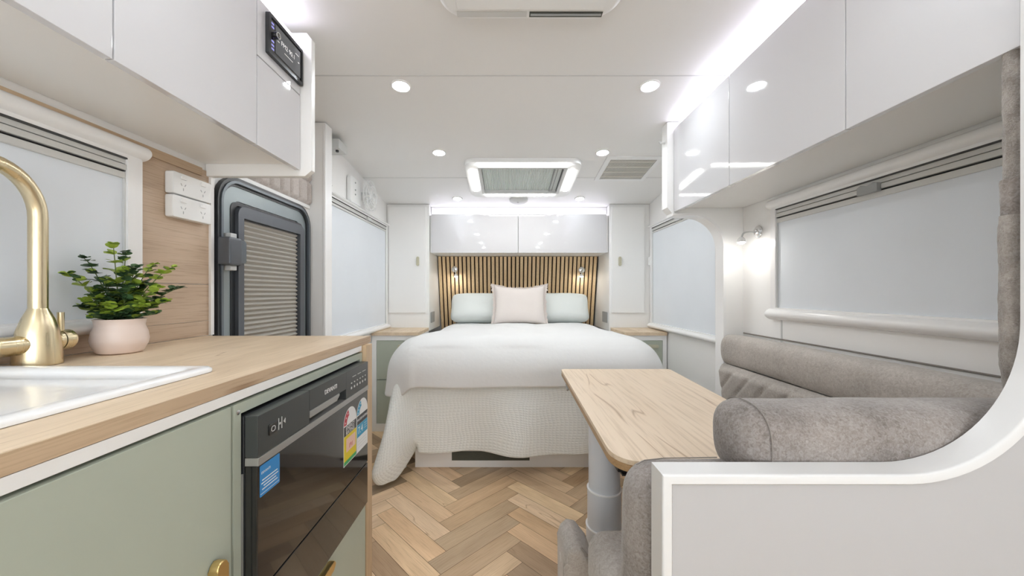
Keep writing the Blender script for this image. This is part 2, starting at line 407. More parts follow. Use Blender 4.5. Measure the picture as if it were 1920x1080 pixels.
# glowing windows added unseen behind the viewer to brighten the near end
for n_, (xa, xb) in ((5, (-0.92, 0.02)), (6, (0.18, 1.12))):
    wr = root('window_%d' % n_, ((xa+xb)/2, -1.6, 0.75), None, None, kind='structure')  # unseen window, put in only as a light source
    obj('window_frame', ring(rrect(xa-0.04, xb+0.04, 0.71, 1.64, 0.05, 4), rrect(xa, xb, 0.75, 1.60, 0.03, 4), 'y', -1.599, -1.575), M['trim'], wr)
    obj('pane', box((xa, -1.597, 0.75), (xb, -1.592, 1.60)), M['day'], wr)
# bulkheads between bedroom and living area
def fillet(cx, cy, r, t0, t1, n=14): return [(cx+r*math.cos(t0+(t1-t0)*k/n), cy+r*math.sin(t0+(t1-t0)*k/n)) for k in range(n+1)]
bl = struct('wall_bulkhead_left', prism([(XL, 0), (-0.962, 0), (-0.962, cz(2.0)), (XL, cz(2.0))], 'y', 1.935, 2.0), M['white'])
obj('edge_trim', box((-0.965, 1.93, 0), (-0.950, 2.004, cz(2.005)), 0.004), M['trim'], bl)
arch = [(XR, 0), (XR, cz(2.0)), (0.842, cz(2.0)), (0.842, 1.515), (0.868, 1.485), (0.968, 1.485)] + fillet(0.968, 1.305, 0.18, PI/2, 0)[1:] + [(1.148, 0)]
br = struct('wall_bulkhead_right', prism(arch, 'y', 1.93, 1.995), M['white'])
ea = [(0.868, 1.485), (0.968, 1.485)] + fillet(0.968, 1.305, 0.18, PI/2, 0)[1:] + [(1.148, 0)]
eb = [(0.868, 1.471), (0.968, 1.471)] + fillet(0.968, 1.305, 0.166, PI/2, 0)[1:] + [(1.134, 0)]
obj('edge_trim', prism(ea + eb[::-1], 'y', 1.924, 2.002, 0.003), M['trim'], br)
obj('wall_panel_joint', box((XR-0.003, 1.655, 0.62), (XR, 1.662, 0.955)), M['lgrey'], br)

# dinette divider with its swept white rim, right beside the camera
zt, xu = 0.785, 0.8625; R0 = 0.235
zc = 1.99
outer = [(0.243, 0), (0.243, zt)] + fillet(xu-R0, zt+R0, R0, -PI/2, 0, 20) + [(xu, zc)]
o2 = 0.018
inner_ = [(0.243+o2, 0), (0.243+o2, zt-o2)] + fillet(xu-R0, zt+R0, R0+o2, -PI/2, 0, 20) + [(xu+o2, zc)]
dv = struct('wall_dinette_divider', prism(inner_ + [(XR, zc), (XR, 0)], 'y', 0.582, 0.612), M['divider'])
rim = bmesh.new()
n_ = len(outer); V = []
prof = [(0.0, 0.618), (0.0, 0.579), (0.2, 0.5745), (0.8, 0.574), (1.0, 0.579), (1.0, 0.617), (0.3, 0.621)]
for (a, c) in zip(outer, inner_):
    V.append([rim.verts.new((a[0]+(c[0]-a[0])*t, y, a[1]+(c[1]-a[1])*t)) for t, y in prof])
for A, B in zip(V, V[1:]):
    for k in range(len(prof)): rim.faces.new((A[k], A[(k+1) % len(prof)], B[(k+1) % len(prof)], B[k]))
rim.faces.new(V[0]); rim.faces.new(V[-1][::-1])
obj('rim', rim, mat('divider_rim', (0.70, 0.70, 0.70), 0.3), dv, smooth=50)

# ------------------------------------------------------------------ windows with closed roller blinds
def window(name, x, sgn, y0, y1, z0, z1, slot, sill_r, top_r, handle_y, handle_m, fw=0.03):
    """x wall face; sgn direction into the room; y,z opening; slot height of the blind cassette"""
    r = root(name, (x, (y0+y1)/2, z0), None, None, kind='structure')
    X = lambda d: x + sgn*d
    f = ring(rrect(y0-fw, y1+fw, z0-0.03, z1+0.01, 0.006, 2), rrect(y0, y1, z0, z1, 0.002, 2), 'x', X(0.001), X(0.018))
    obj('window_frame', f, M['trim'], r)
    obj('blind', box((X(0.001), y0, z0), (X(0.006), y1, z1-slot)), M['blind'], r, label='pale blue-grey roller blind pulled down')
    b = box((X(0.001), y0, z1-slot*0.30), (X(0.012), y1, z1-0.004), 0.001)
    box((X(0.001), y0, z1-slot*0.62), (X(0.016), y1, z1-slot*0.34), 0.003, bm=b)
    box((X(0.001), y0, z1-slot*1.02), (X(0.013), y1, z1-slot*0.70), 0.003, bm=b)
    obj('blind_bar', b, M['bar'], r)
    g = box((X(0.001), y0, z1-0.004), (X(0.0175), y1, z1+0.0005))
    box((X(0.001), y0, z1-slot*0.66), (X(0.0125), y1, z1-slot*0.64), bm=g)
    obj('seal', g, M['gasket'], r)
    e = bmesh.new()
    for yy in (y0-0.0005, y1+0.0005): box((X(0.0065), yy-0.004, z0), (X(0.0125), yy+0.004, z1-slot), bm=e)
    obj('side_channel', e, M['lgrey'], r)
    if top_r:
        ex = 0.035
        obj('top_cassette', prism(rrect(0, top_r*1.25, 0, 1, 0.0, 1) and [(X(top_r*0.9*math.sin(t))if False else X(0.001+0.034*math.sin(t)), z1+0.006+top_r*(1-math.cos(t))) for t in [PI*k/12 for k in range(13)]], 'y', y0-fw-0.012, y1+fw+0.012, 0.002), M['trim'], r)
    if sill_r:
        obj('bottom_roller', prism([(X(0.001+0.040*math.sin(t)), z0-0.004-sill_r*(1-math.cos(t))) for t in [PI*k/14 for k in range(15)]], 'y', y0-fw-0.010, y1+(fw+0.010 if fw < 0.035 else -0.06), 0.003), M['trim'], r)
    if handle_y is not None:
        h = prism([(handle_y-0.035, z1-slot*0.75), (handle_y+0.035, z1-slot*0.75), (handle_y+0.035, z1-slot*0.30), (handle_y+0.022, z1-slot*0.22), (handle_y, z1-slot*0.36), (handle_y-0.022, z1-slot*0.22), (handle_y-0.035, z1-slot*0.30)], 'x', X(0.014), X(0.030), 0.002)
        obj('blind_grip', h, handle_m, r)
    return r
window('window_1', XL, 1, 0.12, 0.993, 1.005, 1.4325, 0.055, 0.018, 0.022, None, None, 0.040)
window('window_2', XL, 1, 2.05, 3.135, 0.805, 1.632, 0.045, 0.022, 0.012, 2.72, M['lgrey'])
window('window_3', XR, -1, 2.04, 3.105, 0.815, 1.613, 0.045, 0.022, 0.012, 2.62, M['lgrey'])
window('window_4', XR, -1, 0.72, 1.675, 1.000, 1.448, 0.062, 0.026, 0.022, 1.238, M['grey'])

# ------------------------------------------------------------------ entry door in the left wall
D0, D1, DT = 1.300, 1.915, 1.503
dr = root('door_1', (XL, (D0+D1)/2, 0.1), None, None, kind='structure')
rr = (0.02, 0.02, 0.085, 0.085)
def dring(a, c, x0, x1, ra, rc): return ring(rrect(D0+a, D1-a, 0.12+a, DT-a, (0.02, 0.02, ra, ra)), rrect(D0+c, D1-c, 0.12+c, DT-c, (0.01, 0.01, rc, rc)), 'x', x0, x1)
obj('rubber_seal', dring(0.0, 0.012, XL+0.001, XL+0.020, 0.10, 0.09), M['blackm'], dr)
obj('door_frame', dring(0.012, 0.022, XL+0.001, XL+0.024, 0.09, 0.08), M['frame_blue'], dr)
obj('inner_seal', dring(0.022, 0.032, XL+0.001, XL+0.014, 0.08, 0.07), M['blackm'], dr)
obj('reveal', dring(0.032, 0.085, XL+0.001, XL+0.010, 0.07, 0.03), M['frame_lite'], dr)
PY0, PY1, PT = 1.392, 1.845, 1.400
obj('door_shadow_gap', ring(rrect(PY0-0.022, PY1+0.012, 0.25, PT+0.012, 0.03), rrect(PY0, PY1, 0.27, PT, 0.02), 'x', XL+0.001, XL+0.0125), M['blackm'], dr)
obj('screen_frame', ring(rrect(PY0, PY1, 0.27, PT, 0.035), rrect(PY0+0.030, PY1-0.035, 0.32, PT-0.045, 0.004), 'x', XL+0.001, XL+0.026), M['darkmetal'], dr)
def pleats():
    b = bmesh.new(); n = 54; z0, z1 = 0.32, PT-0.044; prev = None
    for k in range(2*n+1):
        z = z0 + (z1-z0)*k/(2*n); x = XL+0.004 + (0.011 if k % 2 else 0)
        a = b.verts.new((x, PY0+0.030, z)); c = b.verts.new((x, PY1-0.040, z))
        if prev: b.faces.new((prev[0], prev[1], c, a))
        prev = (a, c)
    return b
obj('pleated_blind', pleats(), M['pleat'], dr, smooth=0)
lb = box((XL+0.012, 1.300, 1.168), (XL+0.062, 1.365, 1.268), 0.008)
obj('latch', lb, M['darkmetal'], dr)
lg = prism(rrect(1.360, 1.392, 1.178, 1.262, 0.008), 'x', XL+0.020, XL+0.056, 0.003)
obj('latch_grip', lg, M['frame_blue'], dr)
lt = box((XL+0.011, 1.335, 1.150), (XL+0.040, 1.365, 1.168), 0.003); box((XL+0.011, 1.335, 1.268), (XL+0.040, 1.365, 1.286), 0.003, bm=lt)
obj('latch_bracket', lt, M['lgrey'], dr)
# quilted pad above the door and its light border
def quilt(u, v):
    y = 1.30 + u*0.63; z = 1.525 + v*0.36
    g = min(abs(((y-1.30)/0.075) % 1 - 0.5)*2, abs(((z-1.525)/0.12) % 1 - 0.5)*2)
    g = 1-g if False else g
    return (XL+0.006+0.012*min(1, (1-abs(((y-1.30)/0.075) % 1*2-1))*3)*min(1, (1-abs(((z-1.525)/0.12) % 1*2-1))*4), y, z)
obj('quilted_pad', grid(quilt, 84, 48), M['pad'], label='beige quilted leather pad on the wall above the entry door', cat='wall pad')
struct('trim_1', box((XL+0.001, 1.298, 1.506), (XL+0.010, 1.93, 1.524), 0.003), M['white'])

# ------------------------------------------------------------------ kitchen run on the left
KF, KE, KZ = -0.465, 1.26, 0.921
wt = root('kitchen_worktop', (-0.75, 0.4, 0.90), 'long pale oak kitchen worktop with white sink let into it', 'worktop')
SX0, SX1, SY0, SY1 = -0.985, -0.550, 0.08, 0.702
wb = ring([(-1.032, -0.6), (-0.468, -0.6), (-0.468, KE), (-1.032, KE)], [(SX0+.02, SY0+.02), (SX1-.02, SY0+.02), (SX1-.02, SY1-.02), (SX0+.02, SY1-.02)], 'z', 0.900, KZ)
obj('top', wb, M['oak'], wt, smooth=0)
obj('front_edging', box((-0.4685, -0.6, 0.8995), (-0.4655, KE+0.0005, KZ-0.0003)), M['oak_edge'], wt, smooth=0)
obj('support_rail', box((-0.480, -0.6, 0.8815), (-0.4665, 1.185, 0.8985), 0.001), M['white'], wt)
# splashback
sb_ = root('splashback', (XL, 1.1, 0.92), 'oak plank splashback on the wall beside the kitchen window', 'splashback')
obj('lower_plank', box((XL+0.0005, 0.05, KZ+0.001), (XL+0.005, 1.285, 0.972)), M['oak_back'], sb_, smooth=0)
obj('middle_plank', box((XL+0.0005, 1.034, 0.973), (XL+0.005, 1.285, 1.096)), M['oak_back'], sb_, smooth=0)
obj('upper_plank', box((XL+0.0005, 1.034, 1.098), (XL+0.005, 1.285, 1.488)), M['oak_back'], sb_, smooth=0)
obj('top_rail', box((XL+0.0005, -0.5, 1.464), (XL+0.012, 1.243, 1.490)), M['oak_edge'], sb_, smooth=0)
obj('corner_trim', box((XL+0.005, 1.278, KZ+0.001), (XL+0.013, 1.292, 1.47)), M['white'], sb_)
def pull(cx, cy, cz_, axis, parent, L_=0.085, W_=0.03, out=(1, 0, 0), m='brass_pull'):
    """pill shaped brass pull on a face looking along out"""
    if out[0]:
        a = (cy-W_/2, cy+W_/2, cz_-L_/2, cz_+L_/2) if axis == 'z' else (cy-L_/2, cy+L_/2, cz_-W_/2, cz_+W_/2)
        return obj('handle', prism(rrect(*a, min(L_, W_)/2*0.98, 8), 'x', cx, cx+out[0]*0.016, 0.003), M[m], parent)
    a = (cx-W_/2, cx+W_/2, cz_-L_/2, cz_+L_/2) if axis == 'z' else (cx-L_/2, cx+L_/2, cz_-W_/2, cz_+W_/2)
    return obj('handle', prism(rrect(*a, min(L_, W_)/2*0.98, 8), 'y', cy, cy+out[1]*0.014, 0.002), M[m], parent)
cb = root('base_cabinet', (-0.75, 0.38, 0), 'sage green kitchen base cabinet under the sink with round-ended brass pull', 'cabinet')
obj('body', box((XL+0.002, 0.13, 0.0), (KF-0.020, 0.625, 0.70)), M['sage'], cb)
dd = obj('door', box((KF-0.018, 0.135, 0.10), (KF, 0.622, 0.8765), 0.0015), M['sage'], cb)
pull(KF+0.0005, 0.583, 0.602, 'z', dd, 0.085, 0.023)
cb2 = root('base_cabinet', (-0.75, -0.1, 0), 'sage green kitchen base cabinet nearest the viewer', 'cabinet')
obj('body', box((XL+0.002, -0.6, 0.0), (KF-0.020, 0.128, 0.70)), M['sage'], cb2)
obj('door', box((KF-0.018, -0.6, 0.10), (KF, 0.131, 0.8765), 0.0015), M['sage'], cb2)
hs = root('appliance_housing', (-0.75, 0.9, 0), 'sage green housing around the black dishwasher with oak end panel', 'cabinet')
DY0, DY1, DZ0, DZ1 = 0.648, 1.163, 0.408, 0.852
q = ring([(0.6265, 0.05), (1.184, 0.05), (1.184, 0.8765), (0.6265, 0.8765)], [(DY0-0.004, DZ0-0.004), (DY1+0.004, DZ0-0.004), (DY1+0.004, DZ1+0.006), (DY0-0.004, DZ1+0.006)], 'x', KF-0.018, KF)
obj('surround', q, M['sage'], hs, smooth=0)
obj('side_board', box((XL+0.002, 0.6265, 0.0), (KF-0.02, 0.640, 0.88)), M['sage'], hs)
obj('end_panel', box((XL+0.002, 1.186, 0.0), (-0.452, 1.236, 0.8985), 0.001), M['oak_z'], hs, label='vertical oak end panel')
df = obj('drawer', box((KF+0.001, 0.632, 0.10), (KF+0.012, 1.180, 0.398), 0.0015), M['sage'], hs)
pull(KF+0.0125, 0.905, 0.377, 'y', df, 0.075, 0.022)
for (yy, zz) in ((0.637, 0.862),):
    sc = lathe([(0.0045, 0), (0.0045, 0.001), (0.003, 0.0018), (0, 0.0018)], (KF, yy, zz), 12, 'x')
    obj('screw', sc, M['chrome'], hs)

# dishwasher
DX = -0.438
dw = root('dishwasher', (-0.7, 0.905, DZ0), 'black benchtop dishwasher with rating stickers built in under the worktop', 'dishwasher')
obj('body', box((-0.92, DY0, DZ0), (-0.462, DY1, DZ1), 0.003), M['blackm'], dw)
HY0, HY1, HZ0, HZ1 = 0.818, 1.004, 0.772, 0.806
cpz = 0.778
cp = bmesh.new()
# fascia built round the grip recess
prism(rrect(DY0, HY0, cpz, DZ1, 0.002, 2), 'x', -0.4615, DX, 0.0015, cp)
prism(rrect(HY1, DY1, cpz, DZ1, 0.002, 2), 'x', -0.4615, DX, 0.0015, cp)
prism(rrect(HY0, HY1, HZ1, DZ1, 0.0005, 2), 'x', -0.4615, DX, 0.0, cp)
fas = obj('control_panel', cp, M['panelgrey'], dw)
obj('grip_recess', box((-0.4615, HY0, cpz), (-0.458, HY1, HZ1)), M['black'], fas)
gl = prism([(HY0+0.001, HZ1-0.016), (HY0+0.13, HZ1-0.016), (HY0+0.145, HZ1-0.006), (HY0+0.145, HZ1-0.0005), (HY0+0.001, HZ1-0.0005)], 'x', -0.456, -0.4365, 0.0015)
obj('grip', gl, M['silver'], fas)
pb = prism(rrect(0.676, 0.698, 0.806, 0.826, 0.002, 2), 'x', DX, DX+0.0025, 0.0008); obj('power_button', pb, M['black'], fas)
pi = ring(rrect(0.681, 0.693, 0.811, 0.821, 0.0045, 4), rrect(0.682, 0.692, 0.812, 0.820, 0.0035, 4), 'x', DX+0.0025, DX+0.003); obj('power_symbol', pi, M['lgrey'], fas)
ic = bmesh.new()
for yy in (0.706, 0.716): box((DX, yy, 0.806), (DX+0.0006, yy+0.0014, 0.828), bm=ic)
prism([(0.722, 0.817), (0.728, 0.822), (0.728, 0.812)], 'x', DX, DX+0.0006, 0, ic); box((DX, 0.709, 0.815), (DX+0.0006, 0.713, 0.819), bm=ic)
for k in range(6):
    yy = 1.035 + k*0.020
    box((DX, yy, 0.797), (DX+0.0006, yy+0.007, 0.803), bm=ic); box((DX, yy+0.001, 0.812), (DX+0.0006, yy+0.0075, 0.815), bm=ic)
for k in range(3): box((DX, 1.045+k*0.036, 0.829), (DX+0.0006, 1.070+k*0.036, 0.8305), bm=ic)
obj('panel_icons', ic, M['lgrey'], fas, smooth=0)
text('DEVANTI', 0.0155, (DX+0.0005, 0.885, 0.8235), (0, 1, 0), (0, 0, 1), M['s_white'], fas)
obj('silver_trim', box((-0.4615, DY0, 0.763), (DX+0.001, DY1, 0.7775), 0.001), M['silver'], dw)
dwd = obj('door', box((-0.4615, DY0, 0.5365), (DX-0.001, DY1, 0.7625), 0.002), M['black'], dw, label='glossy black door')
obj('lower_panel', box((-0.4615, DY0, DZ0), (DX-0.001, DY1, 0.5335), 0.002), M['black'], dw)
obj('side_strip', box((-0.466, DY0-0.003, 0.46), (-0.463, DY0-0.0003, 0.75)), M['silver'], dw)
SXX = DX-0.0009
# blue sticker
s1 = prism(rrect(0.654, 0.711, 0.704, 0.7600, 0.002, 3), 'x', SXX, SXX+0.0004); st = obj('blue_sticker', s1, M['s_blue'], dwd, smooth=0)
text('DEVANTI', 0.0062, (SXX+0.0006, 0.6575, 0.744), (0, 1, 0), (0, 0, 1), M['s_white'], dwd, 'sticker_lettering', 0.0001)
sl = bmesh.new()
for k, (a, c) in enumerate(((0.660, 0.704), (0.658, 0.706), (0.664, 0.700), (0.660, 0.704))):
    box((SXX+0.0004, a, 0.7315-k*0.0055), (SXX+0.0006, c, 0.7333-k*0.0055), bm=sl)
box((SXX+0.0004, 0.656, 0.7085), (SXX+0.0006, 0.709, 0.7093), bm=sl)
obj('sticker_print', sl, M['s_white'], dwd, smooth=0)
# two arch topped rating labels
def rating(y0, y1, parent, kind):
    z0, z1 = 0.597, 0.7485; r = (y1-y0)/2; ym = (y0+y1)/2; zc_ = z1-r
    arch_ = [(y0, z0), (y1, z0)] + fillet(ym, zc_, r, 0, PI, 16)
    obj('rating_label', prism(arch_, 'x', SXX, SXX+0.0004), M['s_white'], parent, smooth=0)
    e = 0.002; X0, X1 = SXX+0.0004, SXX+0.0006
    sector = [(ym-(r-e)*math.cos(t), zc_+(r-e)*math.sin(t)) for t in [k/10*PI*0.40 for k in range(11)]] + [(ym-(r*0.55)*math.cos(t), zc_+(r*0.55)*math.sin(t)) for t in [k/10*PI*0.40 for k in range(10, -1, -1)]]
    obj('star_band', prism(sector, 'x', X0, X1), M['s_red' if kind == 'e' else 's_cyan'], parent, smooth=0)
    sg = bmesh.new()
    for k in range(3 if kind == 'e' else 4):
        t = (k+0.5)/(3 if kind == 'e' else 4)*PI*0.40; cy, cz2 = ym-r*0.77*math.cos(t), zc_+r*0.77*math.sin(t)
        prism([(cy+(0.0035 if i % 2 == 0 else 0.0015)*math.sin(i*PI/5), cz2+(0.0035 if i % 2 == 0 else 0.0015)*math.cos(i*PI/5)) for i in range(10)], 'x', X1, X1+0.0001, 0, sg)
    obj('stars', sg, M['s_white'], parent, smooth=0)
    z_a = zc_-0.003
    obj('title_band', prism(rrect(y0+e, y1-e, z_a-0.026, z_a, 0.0001, 1), 'x', X0, X1), M['s_black'], parent, smooth=0)
    if kind == 'e':
        text('ENERGY', 0.0155, (X1+0.0001, ym, z_a-0.012), (0, 1, 0), (0, 0, 1), M['s_white'], parent, 'rating_lettering', 0.0001, 'CENTER')
        text('RATING', 0.0155, (X1+0.0001, ym, z_a-0.0245), (0, 1, 0), (0, 0, 1), M['s_white'], parent, 'rating_lettering', 0.0001, 'CENTER')
        obj('yellow_field', prism(rrect(y0+e, y1-e, z0+0.012, z_a-0.0265, 0.0001, 1), 'x', X0, X1), M['s_yellow'], parent, smooth=0)
        obj('green_band', prism(rrect(y0+e, y1-e, z0+0.002, z0+0.012, 0.0001, 1), 'x', X0, X1), M['s_green'], parent, smooth=0)
        obj('value_box', prism(rrect(y0+0.016, y1-0.008, z0+0.034, z_a-0.036, 0.0015, 2), 'x', X1, X1+0.0001), M['s_pink'], parent, smooth=0)
        text('191', 0.018, (X1+0.0002, ym+0.003, z0+0.040), (0, 1, 0), (0, 0, 1), M['s_red'], parent, 'rating_lettering', 0.0001, 'CENTER')
    else:
        text('WATER RATING', 0.0105, (X1+0.0001, ym, z_a-0.016), (0, 1, 0), (0, 0, 1), M['s_white'], parent, 'rating_lettering', 0.0001, 'CENTER')
        obj('blue_field', prism(rrect(y0+e, y1-e, z0+0.044, z_a-0.0265, 0.0001, 1), 'x', X0, X1), M['s_cyan'], parent, smooth=0)
        text('7.4', 0.030, (X1+0.0001, y0+0.008, z0+0.053), (0, 1, 0), (0, 0, 1), M['s_white'], parent, 'rating_lettering', 0.0001)
        b = bmesh.new()
        for k in range(3): box((X0, y0+0.008, z0+0.012+k*0.009), (X1, y1-0.010, z0+0.0135+k*0.009), bm=b)
        for k in range(3): box((X1, y0+0.055, z0+0.056+k*0.007), (X1+0.0001, y1-0.008, z0+0.0575+k*0.007), bm=b)
        obj('small_print', b, M['lgrey'], parent, smooth=0)
rating(0.990, 1.074, dwd, 'e'); rating(1.077, 1.160, dwd, 'w')

# sink
sk = root('kitchen_sink', (-0.77, 0.4, KZ), 'white composite sink and drainer set into the oak worktop', 'sink')
def sink_mesh():
    b = bmesh.new()
    loops = [(0.0, 0.0008, 0.022), (0.0, 0.006, 0.022), (0.004, 0.0095, 0.020), (0.012, 0.0105, 0.018), (0.026, 0.0095, 0.016), (0.034, 0.003, 0.016), (0.040, -0.008, 0.015)]
    prev = None
    for off, h, r in loops:
        vs = [b.verts.new((p[0], p[1], KZ+h)) for p in rrect(SX0+off, SX1-off, SY0+off, SY1-off, r, 6)]
        if prev:
            for k in range(len(vs)): b.faces.new((prev[k], prev[(k+1) % len(vs)], vs[(k+1) % len(vs)], vs[k]))
        prev = vs
    # drainer floor with a bowl sunk in its near half
    bowl = [b.verts.new((p[0], p[1], KZ-0.011)) for p in rrect(SX0+0.07, SX1-0.06, SY0+0.06, 0.46, 0.04, 6)]
    for k in range(len(prev)): b.faces.new((prev[k], prev[(k+1) % len(prev)], bowl[(k+1) % len(prev)], bowl[k]))
    prev = bowl
    for off, h in ((0.004, -0.02), (0.012, -0.12), (0.04, -0.145)):
        vs = [b.verts.new((p[0], p[1], KZ+h)) for p in rrect(SX0+0.07+off, SX1-0.06-off, SY0+0.06+off, 0.46-off, 0.04, 6)]
        for k in range(len(vs)): b.faces.new((prev[k], prev[(k+1) % len(vs)], vs[(k+1) % len(vs)], vs[k]))
        prev = vs
    b.faces.new(prev); return b
obj('basin', sink_mesh(), M['sink'], sk, smooth=60)

# brass mixer tap
TX, TY = -0.960, 0.754
tp = root('mixer_tap', (TX, TY, KZ), 'tall brushed brass gooseneck mixer tap behind the white sink', 'tap')
obj('body', lathe([(0.0, KZ+0.0008), (0.034, KZ+0.0008), (0.0345, KZ+0.006), (0.033, KZ+0.04), (0.0295, KZ+0.07), (0.0225, KZ+0.095), (0.0155, KZ+0.112), (0.0142, KZ+0.116)], (TX, TY, 0), 40), M['brass'], tp)
R_ = 0.088; zs = 1.222
sp_dir = Vector((0.25, -1.0, 0)).normalized()
path = [(TX, TY, KZ+0.114), (TX, TY, 1.10), (TX, TY, 1.18), (TX, TY, zs)]
for k in range(1, 21):
    a = PI*k/20; d = R_*(1-math.cos(a)); path.append((TX+sp_dir.x*d, TY+sp_dir.y*d, zs+R_*math.sin(a)))
path.append((TX+sp_dir.x*2*R_, TY+sp_dir.y*2*R_, zs-0.05))
obj('spout', tube(path, 0.0138, 28), M['brass'], tp)
obj('lever_barrel', lathe([(0, -0.12), (0.018, -0.12), (0.019, -0.117), (0.019, -0.03), (0.018, 0)], (TX, TY, 0.965), 28, 'y'), M['brass'], tp)
obj('filter_barrel', lathe([(0.019, 0.02), (0.0205, 0.026), (0.0205, 0.033)], (TX, TY, 0.968), 28, 'y'), M['brass'], tp)
kn = obj('filter_knob', lathe([(0, 0.035), (0.0205, 0.035), (0.0215, 0.037), (0.0215, 0.051), (0.019, 0.055), (0, 0.056)], (TX, TY, 0.968), 28, 'y'), M['brass'], tp)
obj('lever_pin', tube([(TX, TY+0.038, 0.985), (TX, TY+0.038, 1.027)], 0.0058, 14), M['brass'], kn)

# potted plant
PX, PY = -0.950, 0.905
pp = root('potted_plant', (PX, PY, KZ), 'small bushy green plant in a blush ceramic pot on the worktop', 'plant')
obj('pot', lathe([(0, KZ+0.0006), (0.036, KZ+0.0006), (0.042, KZ+0.004), (0.050, KZ+0.022), (0.0525, KZ+0.034), (0.050, KZ+0.052), (0.0445, KZ+0.068), (0.0465, KZ+0.080), (0.0478, KZ+0.084), (0.045, KZ+0.084), (0.042, KZ+0.074), (0, KZ+0.070)], (PX, PY, 0), 40), M['pot'], pp)
obj('soil', lathe([(0, KZ+0.071), (0.0415, KZ+0.0745), (0, KZ+0.079)], (PX, PY, 0), 24), mat('soil', (0.05, 0.04, 0.03), 0.9), pp)
stems = bmesh.new(); fd = bmesh.new(); fb = bmesh.new(); rnd = random.Random(11)
def leaf(b, p, d, up, s):
    d = d.normalized(); side = d.cross(up).normalized(); nn = side.cross(d)
    pts = []
    for (t, w_) in ((0, 0.0), (0.22, 0.36), (0.55, 0.5), (0.85, 0.34), (1.0, 0.0)):
        pts.append((p + d*s*t + nn*s*0.10*math.sin(t*PI), w_*s*0.95))
    mid = [b.verts.new(c + nn*(-s*0.05)) for c, _ in pts]
    L1 = [b.verts.new(c + side*w_) for c, w_ in pts[1:-1]]; R1 = [b.verts.new(c - side*w_) for c, w_ in pts[1:-1]]
    for S, flip in ((L1, 0), (R1, 1)):
        fs = [(mid[0], mid[1], S[0])] + [(mid[k+1], mid[k+2], S[k+1], S[k]) for k in range(2)] + [(mid[3], mid[4], S[2])]
        for f in fs: b.faces.new(f if not flip else f[::-1])
sprigs = [(-0.135, -0.02, 0.115, 'b'), (-0.105, 0.02, 0.155, 'd'), (-0.03, 0.0, 0.190, 'b'), (0.0, 0.03, 0.175, 'd'), (0.035, -0.02, 0.135, 'd'),
          (0.075, 0.02, 0.145, 'b'), (0.13, 0.01, 0.14, 'b'), (0.150, 0.05, 0.085, 'd'), (-0.12, 0.03, 0.04, 'd'), (-0.09, -0.04, 0.055, 'b'),
          (0.10, -0.03, 0.085, 'b'), (0.06, -0.06, 0.04, 'b'), (-0.03, -0.06, 0.045, 'b'), (0.02, -0.05, 0.085, 'd'), (-0.06, 0.05, 0.10, 'd'),
          (-0.05, -0.03, 0.10, 'd'), (0.05, 0.05, 0.10, 'd'), (0.09, 0.05, 0.05, 'd'), (0.0, -0.06, 0.02, 'd'), (-0.07, -0.05, 0.015, 'd'), (0.09, -0.05, 0.02, 'd'),
          (0.01, 0.0, 0.13, 'b'), (-0.08, 0.0, 0.07, 'd'), (0.12, -0.02, 0.05, 'b')]
for (dx, dy, hh, kind) in sprigs:
    # image-wide spread runs mostly along the line facing the camera, a bit towards the room
    ax = Vector((0.72, 0.62, 0)); ay = Vector((-0.55, 0.75, 0))
    tip = ax*(dx*0.70+0.008) + ay*dy*0.7; tip.z = hh
    p0 = Vector((PX, PY, KZ+0.075)); st0 = ax*dx*0.25 + ay*dy*0.4
    pts = []
    for k in range(9):
        t = k/8; q_ = p0 + st0*(1-t)*t + Vector((tip.x*t**1.1, tip.y*t**1.1, tip.z*(1-(1-t)**1.5)))
        if q_.x < XL+0.03: q_.x = XL+0.03
        pts.append(q_)
    tube(pts, [0.0016-0.0009*k/8 for k in range(9)], 5, stems)
    for k in range(2, 9):
        for s_ in range(5 if k < 8 else 6):
            a = rnd.uniform(0, 2*PI); el = rnd.uniform(0.05, 0.75)
            d = Vector((math.cos(a)*math.cos(el), math.sin(a)*math.cos(el), math.sin(el)))
            sz = rnd.uniform(0.017, 0.027)*(1.15-0.55*(k/8)**2)
            pk = pts[k]
            if pk.x + d.x*sz < XL+0.012: d.x = abs(d.x)
            tgt = fb if (kind == 'b' and rnd.random() < 0.8) or rnd.random() < 0.12 else fd
            leaf(tgt, pk, d, Vector((rnd.uniform(-.5, .5), rnd.uniform(-.5, .5), 1)).normalized(), sz)
obj('stems', stems, M['stem'], pp); obj('dark_foliage', fd, M['leaf_d'], pp, smooth=80); obj('bright_foliage', fb, M['leaf_b'], pp, smooth=80, label='yellow-green young leaves')

# double power points on the splashback
def power_point(z0, z1, label, rock):
    r = root('power_outlet', (XL, 1.19, z0), label, 'power outlet', 'power outlets by the entry door')
    X0 = XL+0.0055
    b = prism(rrect(1.112, 1.258, z0, z1, 0.006, 3), 'x', X0, X0+0.026, 0.004)
    obj('plate', b, M['plastic'], r)
    for yy in (1.148, 1.222): obj('rocker', prism(rrect(yy-0.010, yy+0.010, z1-0.020, z1-0.008, 0.002, 2), 'x', X0+0.0262, X0+0.030, 0.001), M['trim'], r)
    for yy in (1.148, 1.222):
        sl_ = bmesh.new()
        zc_ = z0+0.026
        for k, (a, c, t) in enumerate(((-0.007, 0.006, 0.6), (0.007, 0.006, -0.6), (0, -0.008, 0))):
            bb = box((-0.0002, -0.0008, -0.004), (0.0004, 0.0008, 0.004))
            bmesh.ops.rotate(bb, verts=bb.verts, cent=(0, 0, 0), matrix=Matrix.Rotation(t, 3, 'X'))
            bmesh.ops.translate(bb, verts=bb.verts, vec=(X0+0.0263, yy+a, zc_+c)); merge(sl_, bb)
        obj('socket', sl_, M['grey'], r)
power_point(1.372, 1.440, 'upper white double power outlet on the oak splashback', 0)
